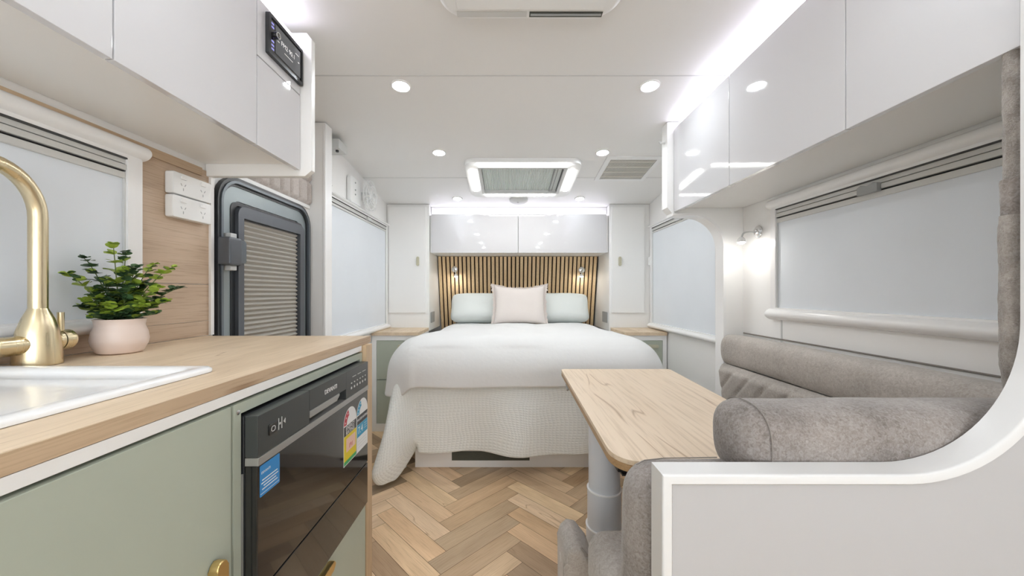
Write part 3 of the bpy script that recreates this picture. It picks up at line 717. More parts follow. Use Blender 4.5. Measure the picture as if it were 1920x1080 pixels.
power_point(1.300, 1.369, 'lower white double power outlet on the oak splashback', 0)

# ------------------------------------------------------------------ overhead cabinets
def overhead(label, x_wall, x_f, y0, y1, z0, z1, group, end=None, stereo=False):
    s = 1 if x_f > x_wall else -1
    r = root('overhead_cabinet', ((x_wall+x_f)/2, (y0+y1)/2, z0), label, 'cabinet', group)
    obj('body', box((x_wall+s*0.002, y0, z0+0.022), (x_f-s*0.019, y1, z1-0.012)), M['white'], r)
    g = 0.0015
    if stereo:
        obj('door', box((x_f-s*0.018, y0+g, z0), (x_f, y1-g, 1.745), 0.0015), M['gloss'], r)
        obj('fascia', box((x_f-s*0.018, y0+g, 1.7475), (x_f, y1-g, z1), 0.0015), M['gloss'], r)
    else:
        obj('door', box((x_f-s*0.018, y0+g, z0), (x_f, y1-g, z1), 0.0015), M['gloss'], r)
    return r
LF, LZ0, LZ1 = -0.710, 1.490, 1.915
gL = 'gloss white overhead cabinets above the kitchen'
u1 = overhead('narrow gloss white overhead cabinet with the car stereo in it', XL, LF, 1.047, 1.267, LZ0, LZ1, gL, stereo=True)
obj('end_panel', prism([(XL+0.002, 1.470), (-0.695, 1.470), (-0.672, 1.490), (-0.672, cz(1.3)-0.052), (-0.69, cz(1.3)-0.03), (XL+0.002, cz(1.3)-0.03)], 'y', 1.268, 1.292, 0.003), M['white'], u1)
overhead('gloss white overhead kitchen cabinet directly before the stereo unit', XL, LF, 0.665, 1.047, LZ0, LZ1, gL)
overhead('gloss white overhead kitchen cabinet at the near end, above the sink', XL, LF, 0.20, 0.665, LZ0, LZ1, gL)
RF, RZ0, RZ1 = 0.874, 1.490, 1.925
gR = 'gloss white overhead cabinets above the dinette'
overhead('gloss white overhead dinette cabinet touching the bedroom arch', XR, RF, 1.446, 1.926, RZ0, RZ1, gR)
overhead('gloss white overhead dinette cabinet, middle of the row', XR, RF, 0.950, 1.446, RZ0, RZ1, gR)
overhead('gloss white overhead dinette cabinet next to the gathered curtain', XR, RF, 0.625, 0.950, RZ0, RZ1, gR)

# stereo
sr = root('car_stereo', (LF, 1.17, 1.78), 'black car stereo with round knob and screen in the overhead cabinet', 'stereo')
obj('bezel', ring(rrect(1.082, 1.262, 1.776, 1.898, 0.004, 3), rrect(1.092, 1.255, 1.786, 1.889, 0.003, 3), 'x', LF+0.0005, LF+0.012), M['blackm'], sr)
obj('face', box((LF+0.0005, 1.092, 1.786), (LF+0.008, 1.255, 1.889)), M['black'], sr)
obj('screen', box((LF+0.008, 1.116, 1.796), (LF+0.0095, 1.250, 1.884), 0.0005), M['screen'], sr)
obj('knob', lathe([(0.010, 0), (0.0095, 0.016), (0.006, 0.017), (0, 0.017)], (LF+0.008, 1.105, 1.840), 24, 'x'), M['black'], sr)
obj('knob_ring', ring([(1.105+0.0098*math.cos(t), 1.840+0.0098*math.sin(t)) for t in [2*PI*k/24 for k in range(24)]], [(1.105+0.007*math.cos(t), 1.840+0.007*math.sin(t)) for t in [2*PI*k/24 for k in range(24)]], 'x', LF+0.0245, LF+0.0262), M['chrome'], sr)
for zz in (1.862, 1.873, 1.820, 1.808, 1.797): obj('side_button', box((LF+0.008, 1.098, zz), (LF+0.0088, 1.110, zz+0.005)), M['blueglow'], sr, smooth=0)
tb = bmesh.new()
for (a, c, zz, h) in ((1.125, 1.135, 1.838, 0.002), (1.16, 1.205, 1.822, 0.0015), (1.22, 1.24, 1.862, 0.002), (1.235, 1.242, 1.84, 0.003)): box((LF+0.0096, a, zz), (LF+0.0099, c, zz+h), bm=tb)
obj('screen_marks', tb, M['screentext'], sr, smooth=0)
text('FM2 90.1', 0.020, (LF+0.0097, 1.143, 1.838), (0, 1, 0), (0, 0, 1), M['screentext'], sr, 'screen_lettering', 0.0001)

# cove light strips
def strip(name, b, label, m='cove'): return obj(name, b, M[m], label=label, cat='light strip')
strip('light_strip', box((LF-0.012, 0.20, LZ1+0.001), (LF-0.002, 1.266, LZ1+0.012)), 'white glowing light strip on top of the kitchen overhead cabinets')
strip('light_strip', box((RF+0.002, 0.66, RZ1+0.001), (RF+0.012, 1.924, RZ1+0.009)), 'white glowing light strip on top of the dinette overhead cabinets')
strip('light_strip', box((-0.66, 3.216, 1.7435), (0.875, 3.230, 1.7510)), 'white glowing light strip on top of the cabinet over the bed', 'cove_bed')

# ------------------------------------------------------------------ bedroom end
RY = 3.19
def wardrobe(x0, x1, hx, label, group):
    r = root('wardrobe', ((x0+x1)/2, RY+0.25, 0.764), label, 'wardrobe', group)
    b = box((x0, RY+0.001, 0.735), (x1, 3.70, cz(3.7)-0.002))
    for v in b.verts:
        if v.co.z > 1.5 and v.co.y < 3.3: v.co.z = cz(RY)-0.003
    obj('body', b, M['white'], r)
    d = obj('door', box((x0+0.018, RY-0.017, 0.893), (x1-0.028 if x0 < 0 else x1-0.05, RY, cz(RY)-0.025), 0.0015), M['white'], r)
    pull(hx, RY-0.0175, 1.337, 'z', d, 0.080, 0.024, (0, -1, 0), 'pull_pale')
wardrobe(XL+0.002, -0.671, -0.765, 'white tall wardrobe standing over the left bench beside the bed', 'wardrobes beside the bed')
wardrobe(0.889, XR-0.002, 0.975, 'white tall wardrobe standing over the right bench beside the bed', 'wardrobes beside the bed')
for (x0, x1, side) in ((-0.671, -0.669, 'left'), (0.887, 0.889, 'right')):
    s = 1 if side == 'left' else -1
    pr = prism(rrect(3.24, 3.40, 0.80, 0.895, 0.010, 3), 'x', (x0 if s < 0 else x1), (x0 if s < 0 else x1)+s*0.004)
    obj('side_vent', pr, M['grey'], label='grey plate low on the %s niche wall beside the pillows' % side, cat='vent plate', group='grey plates in the bed niche')
ob = root('overhead_cabinet', (0.11, 3.3, 1.40), 'wide gloss white two-door cabinet over the slatted headboard', 'cabinet')
obj('body', box((-0.667, 3.212, 1.418), (0.885, 3.62, 1.742)), M['white'], ob)
obj('cove_board', box((-0.667, 3.262, 1.7425), (0.885, 3.270, 1.8235)), M['white'], ob)  # added board that catches the strip light as a white band
obj('door', box((-0.655, 3.194, 1.412), (0.098, 3.211, 1.748), 0.0015), M['gloss'], ob)
obj('door', box((0.102, 3.194, 1.412), (0.868, 3.211, 1.748), 0.0015), M['gloss'], ob)
# headboard, leaning away towards its foot
hb = root('headboard', (0.11, 3.65, 0.7), 'vertical oak slat headboard on black felt behind the bed', 'headboard')
def hby(z): return 3.545 + (1.44-z)*0.26
def lean(b, x_a, x_b, dz=0):
    return b
bk = prism([(hby(0.55)+0.010, 0.55), (hby(1.415)+0.010, 1.415), (hby(1.415)+0.022, 1.415), (hby(0.55)+0.022, 0.55)], 'x', -0.664, 0.884)
obj('backing', bk, M['felt'], hb, smooth=0)
sl_ = bmesh.new(); n = 39; pitch = 1.544/n
for k in range(n):
    xa = -0.662 + k*pitch + 0.002
    prism([(hby(0.55)-0.010, 0.55), (hby(1.415)-0.010, 1.415), (hby(1.415)+0.0095, 1.415), (hby(0.55)+0.0095, 0.55)], 'x', xa, xa+0.0265, 0.0, sl_)
obj('slats', sl_, M['slat'], hb, smooth=0)

# benches either side of the bed
def bench(x0, x1, xi, label, drawer=True):
    r = root('bedside_bench', ((x0+x1)/2, 3.0, 0), label, 'bedside bench', 'benches beside the bed')
    obj('top', box((x0, 2.815, 0.738), (x1, RY+0.0, 0.764), 0.002), M['oak'], r)
    obj('body', box((x0, 2.850, 0.0), (x1, RY, 0.737)), M['white'], r)
    fr = ring([(x0, 0.0), (x1, 0.0), (x1, 0.737), (x0, 0.737)], [(x0+0.035, 0.06), (x1-0.03, 0.06), (x1-0.03, 0.70), (x0+0.035, 0.70)], 'y', 2.828, 2.849)
    obj('front_frame', fr, M['white'], r, smooth=0)
    d = obj('drawer', box((x0+0.037, 2.832, 0.40), (x1-0.032, 2.849, 0.698)), M['sage'], r)
    pull((x0+x1)/2+0.06, 2.8315, 0.655, 'x', d, 0.085, 0.024, (0, -1, 0), 'pull_pale')
    obj('drawer', box((x0+0.037, 2.832, 0.062), (x1-0.032, 2.849, 0.394)), M['sage'], r)
bench(XL+0.004, -0.675, 0, 'oak-topped bench with sage green drawer left of the bed')
bench(0.90, XR-0.010, 0, 'oak-topped bench with sage green drawer right of the bed')

# bed
bb_ = root('bed_base', (0.11, 2.9, 0), 'low white bed base with a dark vent in its front', 'bed base')
obj('body', box((-0.555, 2.262, 0.0), (0.775, 3.52, 0.34), 0.002), M['white'], bb_)
obj('front_board', box((-0.560, 2.248, 0.0), (0.780, 2.261, 0.335), 0.003), M['trim'], bb_)
obj('vent', box((-0.335, 2.2465, 0.043), (0.140, 2.2480, 0.100), 0.0005), M['ventdark'], bb_)
obj('mattress', box((-0.62, 2.23, 0.345), (0.84, 3.50, 0.735), 0.08, 4), M['pillow'], label='thick mattress under the white duvet', cat='mattress')
BX = 0.112
def fold(s, half, r):
    a = half-r
    if s <= a: return s, 0.0
    if s < a+PI/2*r:
        th = (s-a)/r; return a+r*math.sin(th), r*(1-math.cos(th))
    return half, r+(s-a-PI/2*r)
def drape(half, r, top, yb, yf, dropS, dropF, flare, rip, seed, dome=0.0, floor=0.012, tip=1.0, fwd=0.0, curl=0.0):
    """cloth lying over the bed: u across, v from the pillow end to the foot"""
    Ls = (half-r)+dropS; Lf = (yb-(yf+r))+dropF
    def fn(u, v):
        su = (u*2-1)*Ls; sg = 1 if su >= 0 else -1; au = abs(su); sv = v*Lf
        ax_, ay_ = half-r, (yb-(yf+r)); p = au-ax_; q_ = sv-ay_
        if p > 0 and q_ > 0:
            rho = math.hypot(p, q_); th = math.atan2(q_, p)
            tx, ty = dropS/max(1e-6, math.cos(th)), dropF/max(1e-6, math.sin(th)); rmax = min(tx, ty)
            base = dropS + (dropF-dropS)*th/(PI/2)
            want = base + (tip-base)*ss(math.radians(6), math.radians(30), min(th, PI/2-th))
            tt = rho/rmax; rho = tt*want
            o, d = fold(rho, r, r); hang = max(0, d-r*0.5)
            o += hang*flare*(math.sin(2*th)**1.0)
            o += rip*hang*math.sin(th*6+seed)*math.sin(2*th)
            o -= curl*max(0, (tt-0.86)/0.14)**2
            x = ax_+o*math.cos(th); yy = ay_+o*math.sin(th)+fwd*hang*math.sin(2*th)
        else:
            x, dx = fold(au, half, r); yy, dy = fold(sv, ay_+r, r); d = dx+dy
            hang = max(0, d-r*0.6)
            w1 = rip*0.35*hang
            if p > 0: x += w1*math.sin(sv*9+seed)
            if q_ > 0: yy += w1*(math.sin(su*7+seed)+0.6*math.sin(su*15+seed*2))
        z = top - d
        z += dome*(1-min(1, (x/half)**2))*ss(0, 0.3, min(sv, ay_-0.0)/ay_ if ay_ else 0)*(1-ss(ay_-0.1, ay_+0.2, sv))
        y = yb - yy
        nz = noise.noise(Vector((x*sg*3.1+seed, y*3.3, z*3))); nz2 = noise.noise(Vector((x*sg*9+seed, y*8, z*6+5)))
        z += (0.016*nz + 0.006*nz2)*(1 if d < 0.05 else 0.3)
        if d > 0.05:
            x += 0.012*nz+0.004*nz2; y += 0.012*nz
        if z < floor:
            e = floor-z
            x -= 0.25*e; y += 0.15*e; z = floor + 0.055*math.sin(min(PI, e*16)) + 0.01*nz2
        narrow = 1-0.135*ss(2.35, 2.82, y)
        return (BX+sg*x*narrow, y, z)
    return fn
sprd = grid(drape(0.80, 0.15, 0.755, 3.42, 2.165, 0.80, 0.725, 0.19, 0.16, 1.3, floor=0.018, tip=0.845, fwd=0.16, curl=0.10), 150, 120, uv=True)
so = obj('bedspread', sprd, M['spread'], smooth=180, label='light grey waffle bedspread hanging over the foot of the bed', cat='bedspread')
sm = so.modifiers.new('thick', 'SOLIDIFY'); sm.thickness = 0.006; sm.offset = -1
dvt = grid(drape(0.845, 0.20, 0.790, 3.40, 2.115, 0.44, 0.385, 0.10, 0.08, 4.1, dome=0.012, tip=0.44), 130, 100, uv=True)
do = obj('duvet', dvt, M['duvet'], smooth=180, label='smooth white duvet spread over the top of the bed', cat='duvet')
sm = do.modifiers.new('thick', 'SOLIDIFY'); sm.thickness = 0.016; sm.offset = -1
for o in (so, do):
    b_ = o.modifiers.new('soft', 'SUBSURF'); b_.levels = 1; b_.render_levels = 1

def cushion(cx, cy, z0, w_, h_, t_, tilt, m, name, label, cat, group=None, power=0.42, horn=0.02, sag=0.0, n=36, seed=0):
    """stuffed cushion standing on its lower edge, leaning back by tilt"""
    b = bmesh.new(); V = {}
    R = Matrix.Rotation(-tilt, 3, 'X')
    for side in (1, -1):
        for i in range(n+1):
            for j in range(n+1):
                u, v = i/n*2-1, j/n*2-1
                edge = (i in (0, n)) or (j in (0, n))
                if edge and side == -1: V[(side, i, j)] = V[(1, i, j)]; continue
                pinch = 1-0.07*(1-abs(v)**2)*abs(u)**3; pinch2 = 1-0.07*(1-abs(u)**2)*abs(v)**3
                x = u*w_/2*pinch*(1+horn*abs(u*v)**4); z = v*h_/2*pinch2*(1+horn*abs(u*v)**4)
                th = t_/2*((1-u**4)*(1-v**4))**power
                nz = noise.noise(Vector((x*6+seed, z*7, side*2)))*0.010*min(1, th*40)
                z += sag*(v > 0)*v*(u*u-0.4)
                c = R @ Vector((x, side*(th+nz), z)) + Vector((cx, cy, z0+h_/2*math.cos(tilt)))
                V[(side, i, j)] = b.verts.new(c)
    for side in (1, -1):
        for i in range(n):
            for j in range(n):
                b.faces.new((V[(side, i, j)], V[(side, i+1, j)], V[(side, i+1, j+1)], V[(side, i, j+1)]))
    edge = [V[(1, i, 0)].co.copy() for i in range(n+1)] + [V[(1, n, j)].co.copy() for j in range(1, n+1)] + [V[(1, i, n)].co.copy() for i in range(n-1, -1, -1)] + [V[(1, 0, j)].co.copy() for j in range(n-1, 0, -1)]
    o = obj(name, b, m, smooth=180, label=label, cat=cat, group=group)
    return o, edge
cushion(-0.19, 3.38, 0.795, 0.68, 0.285, 0.21, 0.45, M['pillow'], 'pillow', 'pale mint pillow to the left of the fringed cushion', 'pillow', 'pale mint pillows', horn=-0.15, seed=1)
cushion(0.43, 3.38, 0.795, 0.68, 0.285, 0.21, 0.45, M['pillow'], 'pillow', 'pale mint pillow to the right of the fringed cushion', 'pillow', 'pale mint pillows', horn=-0.15, seed=7)
cu, edge = cushion(0.112, 3.19, 0.797, 0.455, 0.335, 0.14, 0.30, M['blush'], 'cushion', 'square blush cushion with fringed edges in front of the pillows', 'cushion', horn=0.01, sag=0.022, seed=3)
fr = bmesh.new(); rnd = random.Random(5); cc = sum(edge, Vector())/len(edge)
for k, e in enumerate(edge):
    e2 = edge[(k+1) % len(edge)]
    for t in (0, 0.33, 0.66):
        p = e.lerp(e2, t); d = (p-cc); d.y *= 0.3; d.normalize()
        if d.z < -0.55: continue
        L_ = rnd.uniform(0.012, 0.022) * (1.5 if abs(d.x) > 0.6 and d.z > 0.45 else 1)
        tube([p - d*0.004, p + d*L_*0.6 + Vector((rnd.uniform(-.003, .003), -0.003, 0)), p + d*L_ + Vector((rnd.uniform(-.006, .006), -0.006, -0.003))], 0.0026, 4, fr)
obj('fringe', fr, M['blush'], cu)

# reading lamps on the headboard and by the dinette window
def reading_lamp(base, nrm, neck, bulb, label, group):
    r = root('reading_lamp', base, label, 'reading lamp', group)
    base = Vector(base); nrm = Vector(nrm).normalized()
    R = nrm.to_track_quat('Z', 'Y').to_matrix()
    def place(b):
        for v in b.verts: v.co = R @ v.co + base
        return b
    obj('wall_plate', place(lathe([(0, 0.001), (0.030, 0.001), (0.030, 0.006), (0.026, 0.010), (0.014, 0.012), (0.012, 0.022), (0, 0.024)], seg=32)), M['chrome'], r)
    b0 = base + nrm*0.02; bv = Vector(bulb)
    pts = []
    for k in range(11):
        t = k/10; c1 = b0 + nrm*0.05 + Vector((0, 0, 0.0)); c2 = bv + Vector((0, 0, 0.05))
        pts.append(b0*(1-t)**3 + c1*3*t*(1-t)**2 + c2*3*t*t*(1-t) + bv*t**3)
    obj('neck', tube(pts, 0.0045, 10), M['lgrey'], r)
    obj('head', lathe([(0.008, 0.020), (0.016, 0.012), (0.0185, -0.004), (0.0165, -0.004)], tuple(bv), 24), M['trim'], r)
    obj('bulb', lathe([(0, -0.003), (0.0145, -0.003), (0.0145, -0.008), (0.008, -0.012), (0, -0.013)], tuple(bv), 24), M['lamp'], r)
gz = 1.07+(548-505)/192
reading_lamp((-0.505, hby(1.29)-0.0105, 1.294), (0, -1, 0.0), 0, (-0.485, 3.52, 1.225), 'small chrome reading lamp on the slats above the left pillow', 'bedside reading lamps')
reading_lamp((0.728, hby(1.29)-0.0105, 1.287), (0, -1, 0.0), 0, (0.715, 3.52, 1.225), 'small chrome reading lamp on the slats above the right pillow', 'bedside reading lamps')
reading_lamp((XR-0.0005, 1.808, 1.366), (-1, 0, 0), 0, (1.145, 1.795, 1.318), 'chrome gooseneck reading lamp on the wall beside the dinette window', None)

# wall gadgets
fn_ = root('wall_fan', (XL, 2.48, 1.66), 'round white caged fan on the wall above the bedroom window', 'fan')
obj('mount', prism(rrect(2.385, 2.56, 1.660, 1.835, 0.02, 4), 'x', XL+0.001, XL+0.030, 0.008), M['plastic'], fn_)
for zz in (1.800, 1.752, 1.722): obj('button', lathe([(0.006, 0), (0.005, 0.004), (0, 0.004)], (XL+0.030, 2.455, zz), 14, 'x'), M['grey'], fn_)
fc = Vector((XL+0.060, 2.615, 1.752)); fax = Vector((1, 0.02, 0)).normalized()
Rf = fax.to_track_quat('Z', 'Y').to_matrix()
cage = bmesh.new()
for (rr_, zz) in ((0.105, 0.0), (0.105, 0.022), (0.07, 0.032), (0.035, 0.038)):
    tube([Rf @ Vector((rr_*math.cos(2*PI*k/32), rr_*math.sin(2*PI*k/32), zz)) + fc for k in range(33)], 0.0022, 6, cage)
for k in range(20):
    a = 2*PI*k/20
    tube([Rf @ Vector((r_*math.cos(a+tw), r_*math.sin(a+tw), z_)) + fc for r_, z_, tw in ((0.02, 0.040, 0), (0.06, 0.034, .1), (0.095, 0.026, .2), (0.105, 0.01, .25), (0.095, -0.01, .3), (0.03, -0.014, .3))], 0.0013, 5, cage)
obj('cage', cage, M['plastic'], fn_)
bld = bmesh.new()
for k in range(5):
    a0 = 2*PI*k/5
    vs = []
    for (r_, a, z_) in ((0.018, 0, 0), (0.085, -0.25, -0.004), (0.092, 0.15, 0.004), (0.080, 0.55, 0.012), (0.018, 0.5, 0.004)):
        vs.append(bld.verts.new(Rf @ Vector((r_*math.cos(a0+a), r_*math.sin(a0+a), z_+0.006)) + fc))
    bld.faces.new(vs)
obj('blades', bld, M['lgrey'], fn_)
obj('motor', tube([fc + fax*(-0.055), fc + fax*(-0.01), fc + fax*0.016], [0.028, 0.026, 0.018], 20), M['plastic'], fn_)
cbx = root('control_box', (XL, 2.1, 1.85), 'small grey box high on the wall by the bedroom entrance', 'control box')
obj('case', box((XL+0.001, 2.05, cz(2.15)-0.075), (XL+0.105, 2.16, cz(2.15)-0.022), 0.004), M['lgrey'], cbx)
bq = bmesh.new()
lathe([(0.009, 0), (0.008, -0.010), (0, -0.010)], (XL+0.080, 2.085, cz(2.15)-0.0755), 16, 'z', bq)
obj('knob', bq, M['blackm'], cbx)
bq = bmesh.new(); lathe([(0.006, 0), (0.005, -0.014), (0, -0.014)], (XL+0.030, 2.085, cz(2.15)-0.0755), 12, 'z', bq)
obj('plug', bq, M['lgrey'], cbx)
obj('cable_cover', tube([(XL+0.008, 2.09, 1.81), (XL+0.008, 2.09, 1.75), (XL+0.008, 2.11, 1.715), (XL+0.008, 2.17, 1.70)], 0.007, 8), M['white'], label='white cable cover bending along the wall under the control box', cat='cable cover')
sw = root('light_switch', (XR, 3.12, 1.30), 'small white switch on the wall beside the right wardrobe', 'switch')
obj('plate', box((XR-0.022, 3.112, 1.300), (XR-0.001, 3.172, 1.372), 0.003), M['plastic'], sw)
obj('rocker', box((XR-0.026, 3.130, 1.325), (XR-0.0225, 3.154, 1.347), 0.001), M['trim'], sw)
obj('coat_hook', tube([(0.841, 1.96, 1.865), (0.820, 1.96, 1.863), (0.812, 1.96, 1.872)], [0.006, 0.005, 0.006], 10), M['lgrey'], label='tiny grey hook on the side of the dinette cabinet arch', cat='hook')

# ------------------------------------------------------------------ ceiling things
def downlight(x, y, label, group='round recessed ceiling downlights', m='down'):
    r = root('downlight', (x, y, cz(y)), label, 'downlight', group)
    b = lathe([(0.0435, -0.0004), (0.043, -0.004), (0.038, -0.0065), (0.033, -0.0045), (0.033, -0.0004)], (x, y, 0), 36)
    obj('bezel', to_ceiling(b), M['trim'], r)
    b = lathe([(0, -0.0008), (0.0325, -0.0008), (0.0325, -0.004), (0, -0.0045)], (x, y, 0), 32)
    obj('diffuser', to_ceiling(b), M[m], r)
downlight(-0.47, 1.637, 'glowing ceiling downlight nearest the kitchen overhead cabinets')
downlight(0.637, 1.637, 'glowing ceiling downlight nearest the dinette overhead cabinets')
downlight(-0.42, 2.285, 'glowing ceiling downlight just left of the roof hatch')
downlight(0.596, 2.285, 'glowing ceiling downlight between roof hatch and square vent grille')
downlight(-0.41, 3.06, 'glowing ceiling downlight over the left side of the bed cabinet', m='down_bed')
downlight(0.607, 3.06, 'glowing ceiling downlight over the right side of the bed cabinet', m='down_bed')
for x, sd_n in ((-0.47, 'kitchen'), (0.637, 'dinette')):  # extra downlights out of view, added to lift the dark near end
    for y, wh in ((0.55, 'over the viewer'), (-0.5, 'behind the viewer'), (-1.2, 'by the rear windows')):
        downlight(x, y, 'glowing ceiling downlight %s, on the %s side' % (wh, sd_n), 'downlights at the rear of the van')

ht = root('roof_hatch', (0.10, 2.65, cz(2.65)), 'large white roof hatch with pleated blind and glowing light bars', 'roof hatch')
HX0, HX1, HYa, HYb = -0.278, 0.492, 2.36, 2.955
b = ring(rrect(HX0, HX1, HYa, HYb, 0.07, 6), rrect(HX0+0.105, HX1-0.105, HYa+0.095, HYb-0.085, 0.01, 6), 'z', -0.0005, -0.028, a0i=-0.0005, a1i=-0.018)
obj('hatch_frame', to_ceiling(b), M['plastic'], ht)
lip = ring(rrect(HX0+0.085, HX1-0.085, HYa+0.078, HYb-0.07, 0.01, 6), rrect(HX0+0.107, HX1-0.107, HYa+0.098, HYb-0.088, 0.01, 6), 'z', -0.018, -0.030)
obj('blind_surround', to_ceiling(lip), M['lgrey'], ht)
def hp():
    b = bmesh.new(); n = 44; x0, x1 = HX0+0.108, HX1-0.165; prev = None
    for k in range(2*n+1):
        x = x0+(x1-x0)*k/(2*n); z = -0.004-(0.008 if k % 2 else 0)
        a = b.verts.new((x, HYa+0.098, z)); c = b.verts.new((x, HYb-0.088, z))
        if prev: b.faces.new((prev[0], prev[1], c, a))
        prev = (a, c)
    return to_ceiling(b)
obj('pleated_blind', hp(), M['hatchcloth'], ht, smooth=0)
obj('fly_screen', to_ceiling(box((HX1-0.160, HYa+0.098, -0.006), (HX1-0.110, HYb-0.088, -0.002))), M['hatchcloth'], ht)
b = box((HX1-0.166, HYa+0.098, -0.019), (HX1-0.159, HYb-0.088, -0.004), 0.001)
box((HX1-0.142, HYa+0.098, -0.012), (HX1-0.139, HYb-0.088, -0.004), bm=b)
obj('pull_bar', to_ceiling(b), M['grey'], ht)
obj('edge_seal', to_ceiling(box((HX1-0.112, HYa+0.098, -0.0175), (HX1-0.107, HYb-0.088, -0.003))), M['blackm'], ht)
for (a0, a1, b0, b1) in ((HX0+0.085, HX1-0.085, HYa+0.030, HYa+0.050), (HX0+0.11, HX1-0.12, HYb-0.052, HYb-0.030), (HX0+0.030, HX0+0.056, HYa+0.12, HYb-0.12), (HX1-0.056, HX1-0.030, HYa+0.12, HYb-0.12)):
    d = -0.0265 if (a1-a0) > 0.2 else -0.0265
    obj('light_bar', to_ceiling(box((a0, b0, -0.031), (a1, b1, -0.020), 0.002)), M['hatchled'], ht)

vn = root('ceiling_vent', (0.82, 2.52, cz(2.5)), 'beige slotted ceiling vent beside the roof hatch', 'vent')
obj('vent_frame', to_ceiling(ring(rrect(0.640, 1.000, 2.335, 2.70, 0.006, 2), rrect(0.670, 0.972, 2.372, 2.670, 0.004, 2), 'z', -0.0005, -0.008)), M['plastic'], vn)
obj('grille_back', to_ceiling(box((0.670, 2.372, -0.003), (0.972, 2.670, -0.0006))), M['grey'], vn)
gb = bmesh.new()
for k in range(4): box((0.670, 2.372+0.298*(k+0.5)/4-0.004, -0.008), (0.972, 2.372+0.298*(k+0.5)/4+0.004, -0.003), bm=gb)
for k in range(30): box((0.672+k*0.010, 2.373, -0.006), (0.676+k*0.010, 2.669, -0.003), bm=gb)
obj('louvres', to_ceiling(gb), M['vent'], vn, smooth=0)
b = lathe([(0.078, -0.0005), (0.076, -0.012), (0.060, -0.024), (0.012, -0.028), (0, -0.028)], (0.10, 3.08, 0), 36)
sd = obj('smoke_alarm', to_ceiling(b), M['lgrey'], label='round grey-white smoke alarm on the ceiling before the bed cabinet', cat='smoke alarm')
obj('test_button', to_ceiling(lathe([(0.008, -0.0285), (0.007, -0.031), (0, -0.031)], (0.094, 3.07, 0), 14)), M['grey'], sd)

ac = root('air_conditioner', (0.075, 0.95, 1.99), 'white ceiling air conditioner panel with slotted outlets overhead', 'air conditioner')
AX0, AX1, AY0, AY1 = -0.214, 0.360, 0.55, 1.213
b = bmesh.new()
for (off, h, r) in ((0.0, 1.9935, 0.09), (0.0, 1.985, 0.09), (0.010, 1.966, 0.085), (0.030, 1.955, 0.07)):
    vs = [b.verts.new((p[0], p[1], h)) for p in rrect(AX0+off, AX1-off, AY0+off, AY1-off*0.9, r, 8)]
    if off or h < 1.99:
        for k in range(len(vs)): b.faces.new((prevv[k], prevv[(k+1) % len(vs)], vs[(k+1) % len(vs)], vs[k]))
    prevv = vs
b.faces.new(prevv)
obj('shell', b, M['plastic'], ac, smooth=50)
obj('centre_panel', box((-0.155, 0.62, 1.948), (0.300, 1.145, 1.9545), 0.003), M['plastic'], ac)
obj('left_outlet', box((-0.158, 1.160, 1.9535), (0.064, 1.182, 1.9548)), M['lgrey'], ac)
o_ = obj('right_outlet', box((0.072, 1.160, 1.9535), (0.304, 1.182, 1.9548)), M['ventdark'], ac)
obj('outlet_flap', box((0.076, 1.167, 1.9505), (0.300, 1.173, 1.9534)), M['grey'], o_)

# ------------------------------------------------------------------ dinette on the right
def soft(lo, hi, r, seg=5, puff=0.006, sub=True):
    """upholstered block with rounded, slightly puffed faces"""
    b = box(lo, hi, r, seg)
    bmesh.ops.subdivide_edges(b, edges=[e for e in b.edges if e.calc_length() > 0.06], cuts=6, use_grid_fill=True)
    c = [(lo[i]+hi[i])/2 for i in range(3)]; h = [abs(hi[i]-lo[i])/2 for i in range(3)]
    for v in b.verts:
        q_ = [(v.co[i]-c[i])/h[i] for i in range(3)]
        for i in range(3):
            j, k = (i+1) % 3, (i+2) % 3
            if abs(q_[i]) > 0.9: v.co[i] += math.copysign(puff*(1-q_[j]**2)*(1-q_[k]**2), q_[i])
    return b
def bolster(axis, a0, a1, c0, c1, hw0, hw1, nseg=28, nl=30, cap=0.03, wob=0.003):
    """padded roll along an axis; c = centre, hw = half sizes of its section; ends rounded"""
    b = bmesh.new(); rings = []
    for i in range(nl+1):
        t = i/nl; t2 = t if nl < 10 else ss(0, 1, ss(0, 1, t)*0.5+t*0.5); a = a0+(a1-a0)*t2
        dist = min(abs(a-a0), abs(a-a1)); e = max(0.12, (1-(1-min(1, dist/cap))**2.4)**0.5)
        rg = []
        for k in range(nseg):
            th = 2*PI*k/nseg; cs, sn_ = math.cos(th), math.sin(th); pw = 0.72
            u = math.copysign(abs(cs)**pw, cs)*hw0*e; v = math.copysign(abs(sn_)**pw, sn_)*hw1*e
            nz = noise.noise(Vector((a*5, cs, sn_)))*wob
            p = (a, c0+u+nz, c1+v+nz) if axis == 'x' else (c0+u+nz, a, c1+v+nz)
            rg.append(b.verts.new(p))
        rings.append(rg)
    for A, B in zip(rings, rings[1:]):
        for k in range(nseg): b.faces.new((A[k], A[(k+1) % nseg], B[(k+1) % nseg], B[k]))
    b.faces.new(rings[0][::-1]); b.faces.new(rings[-1]); return b
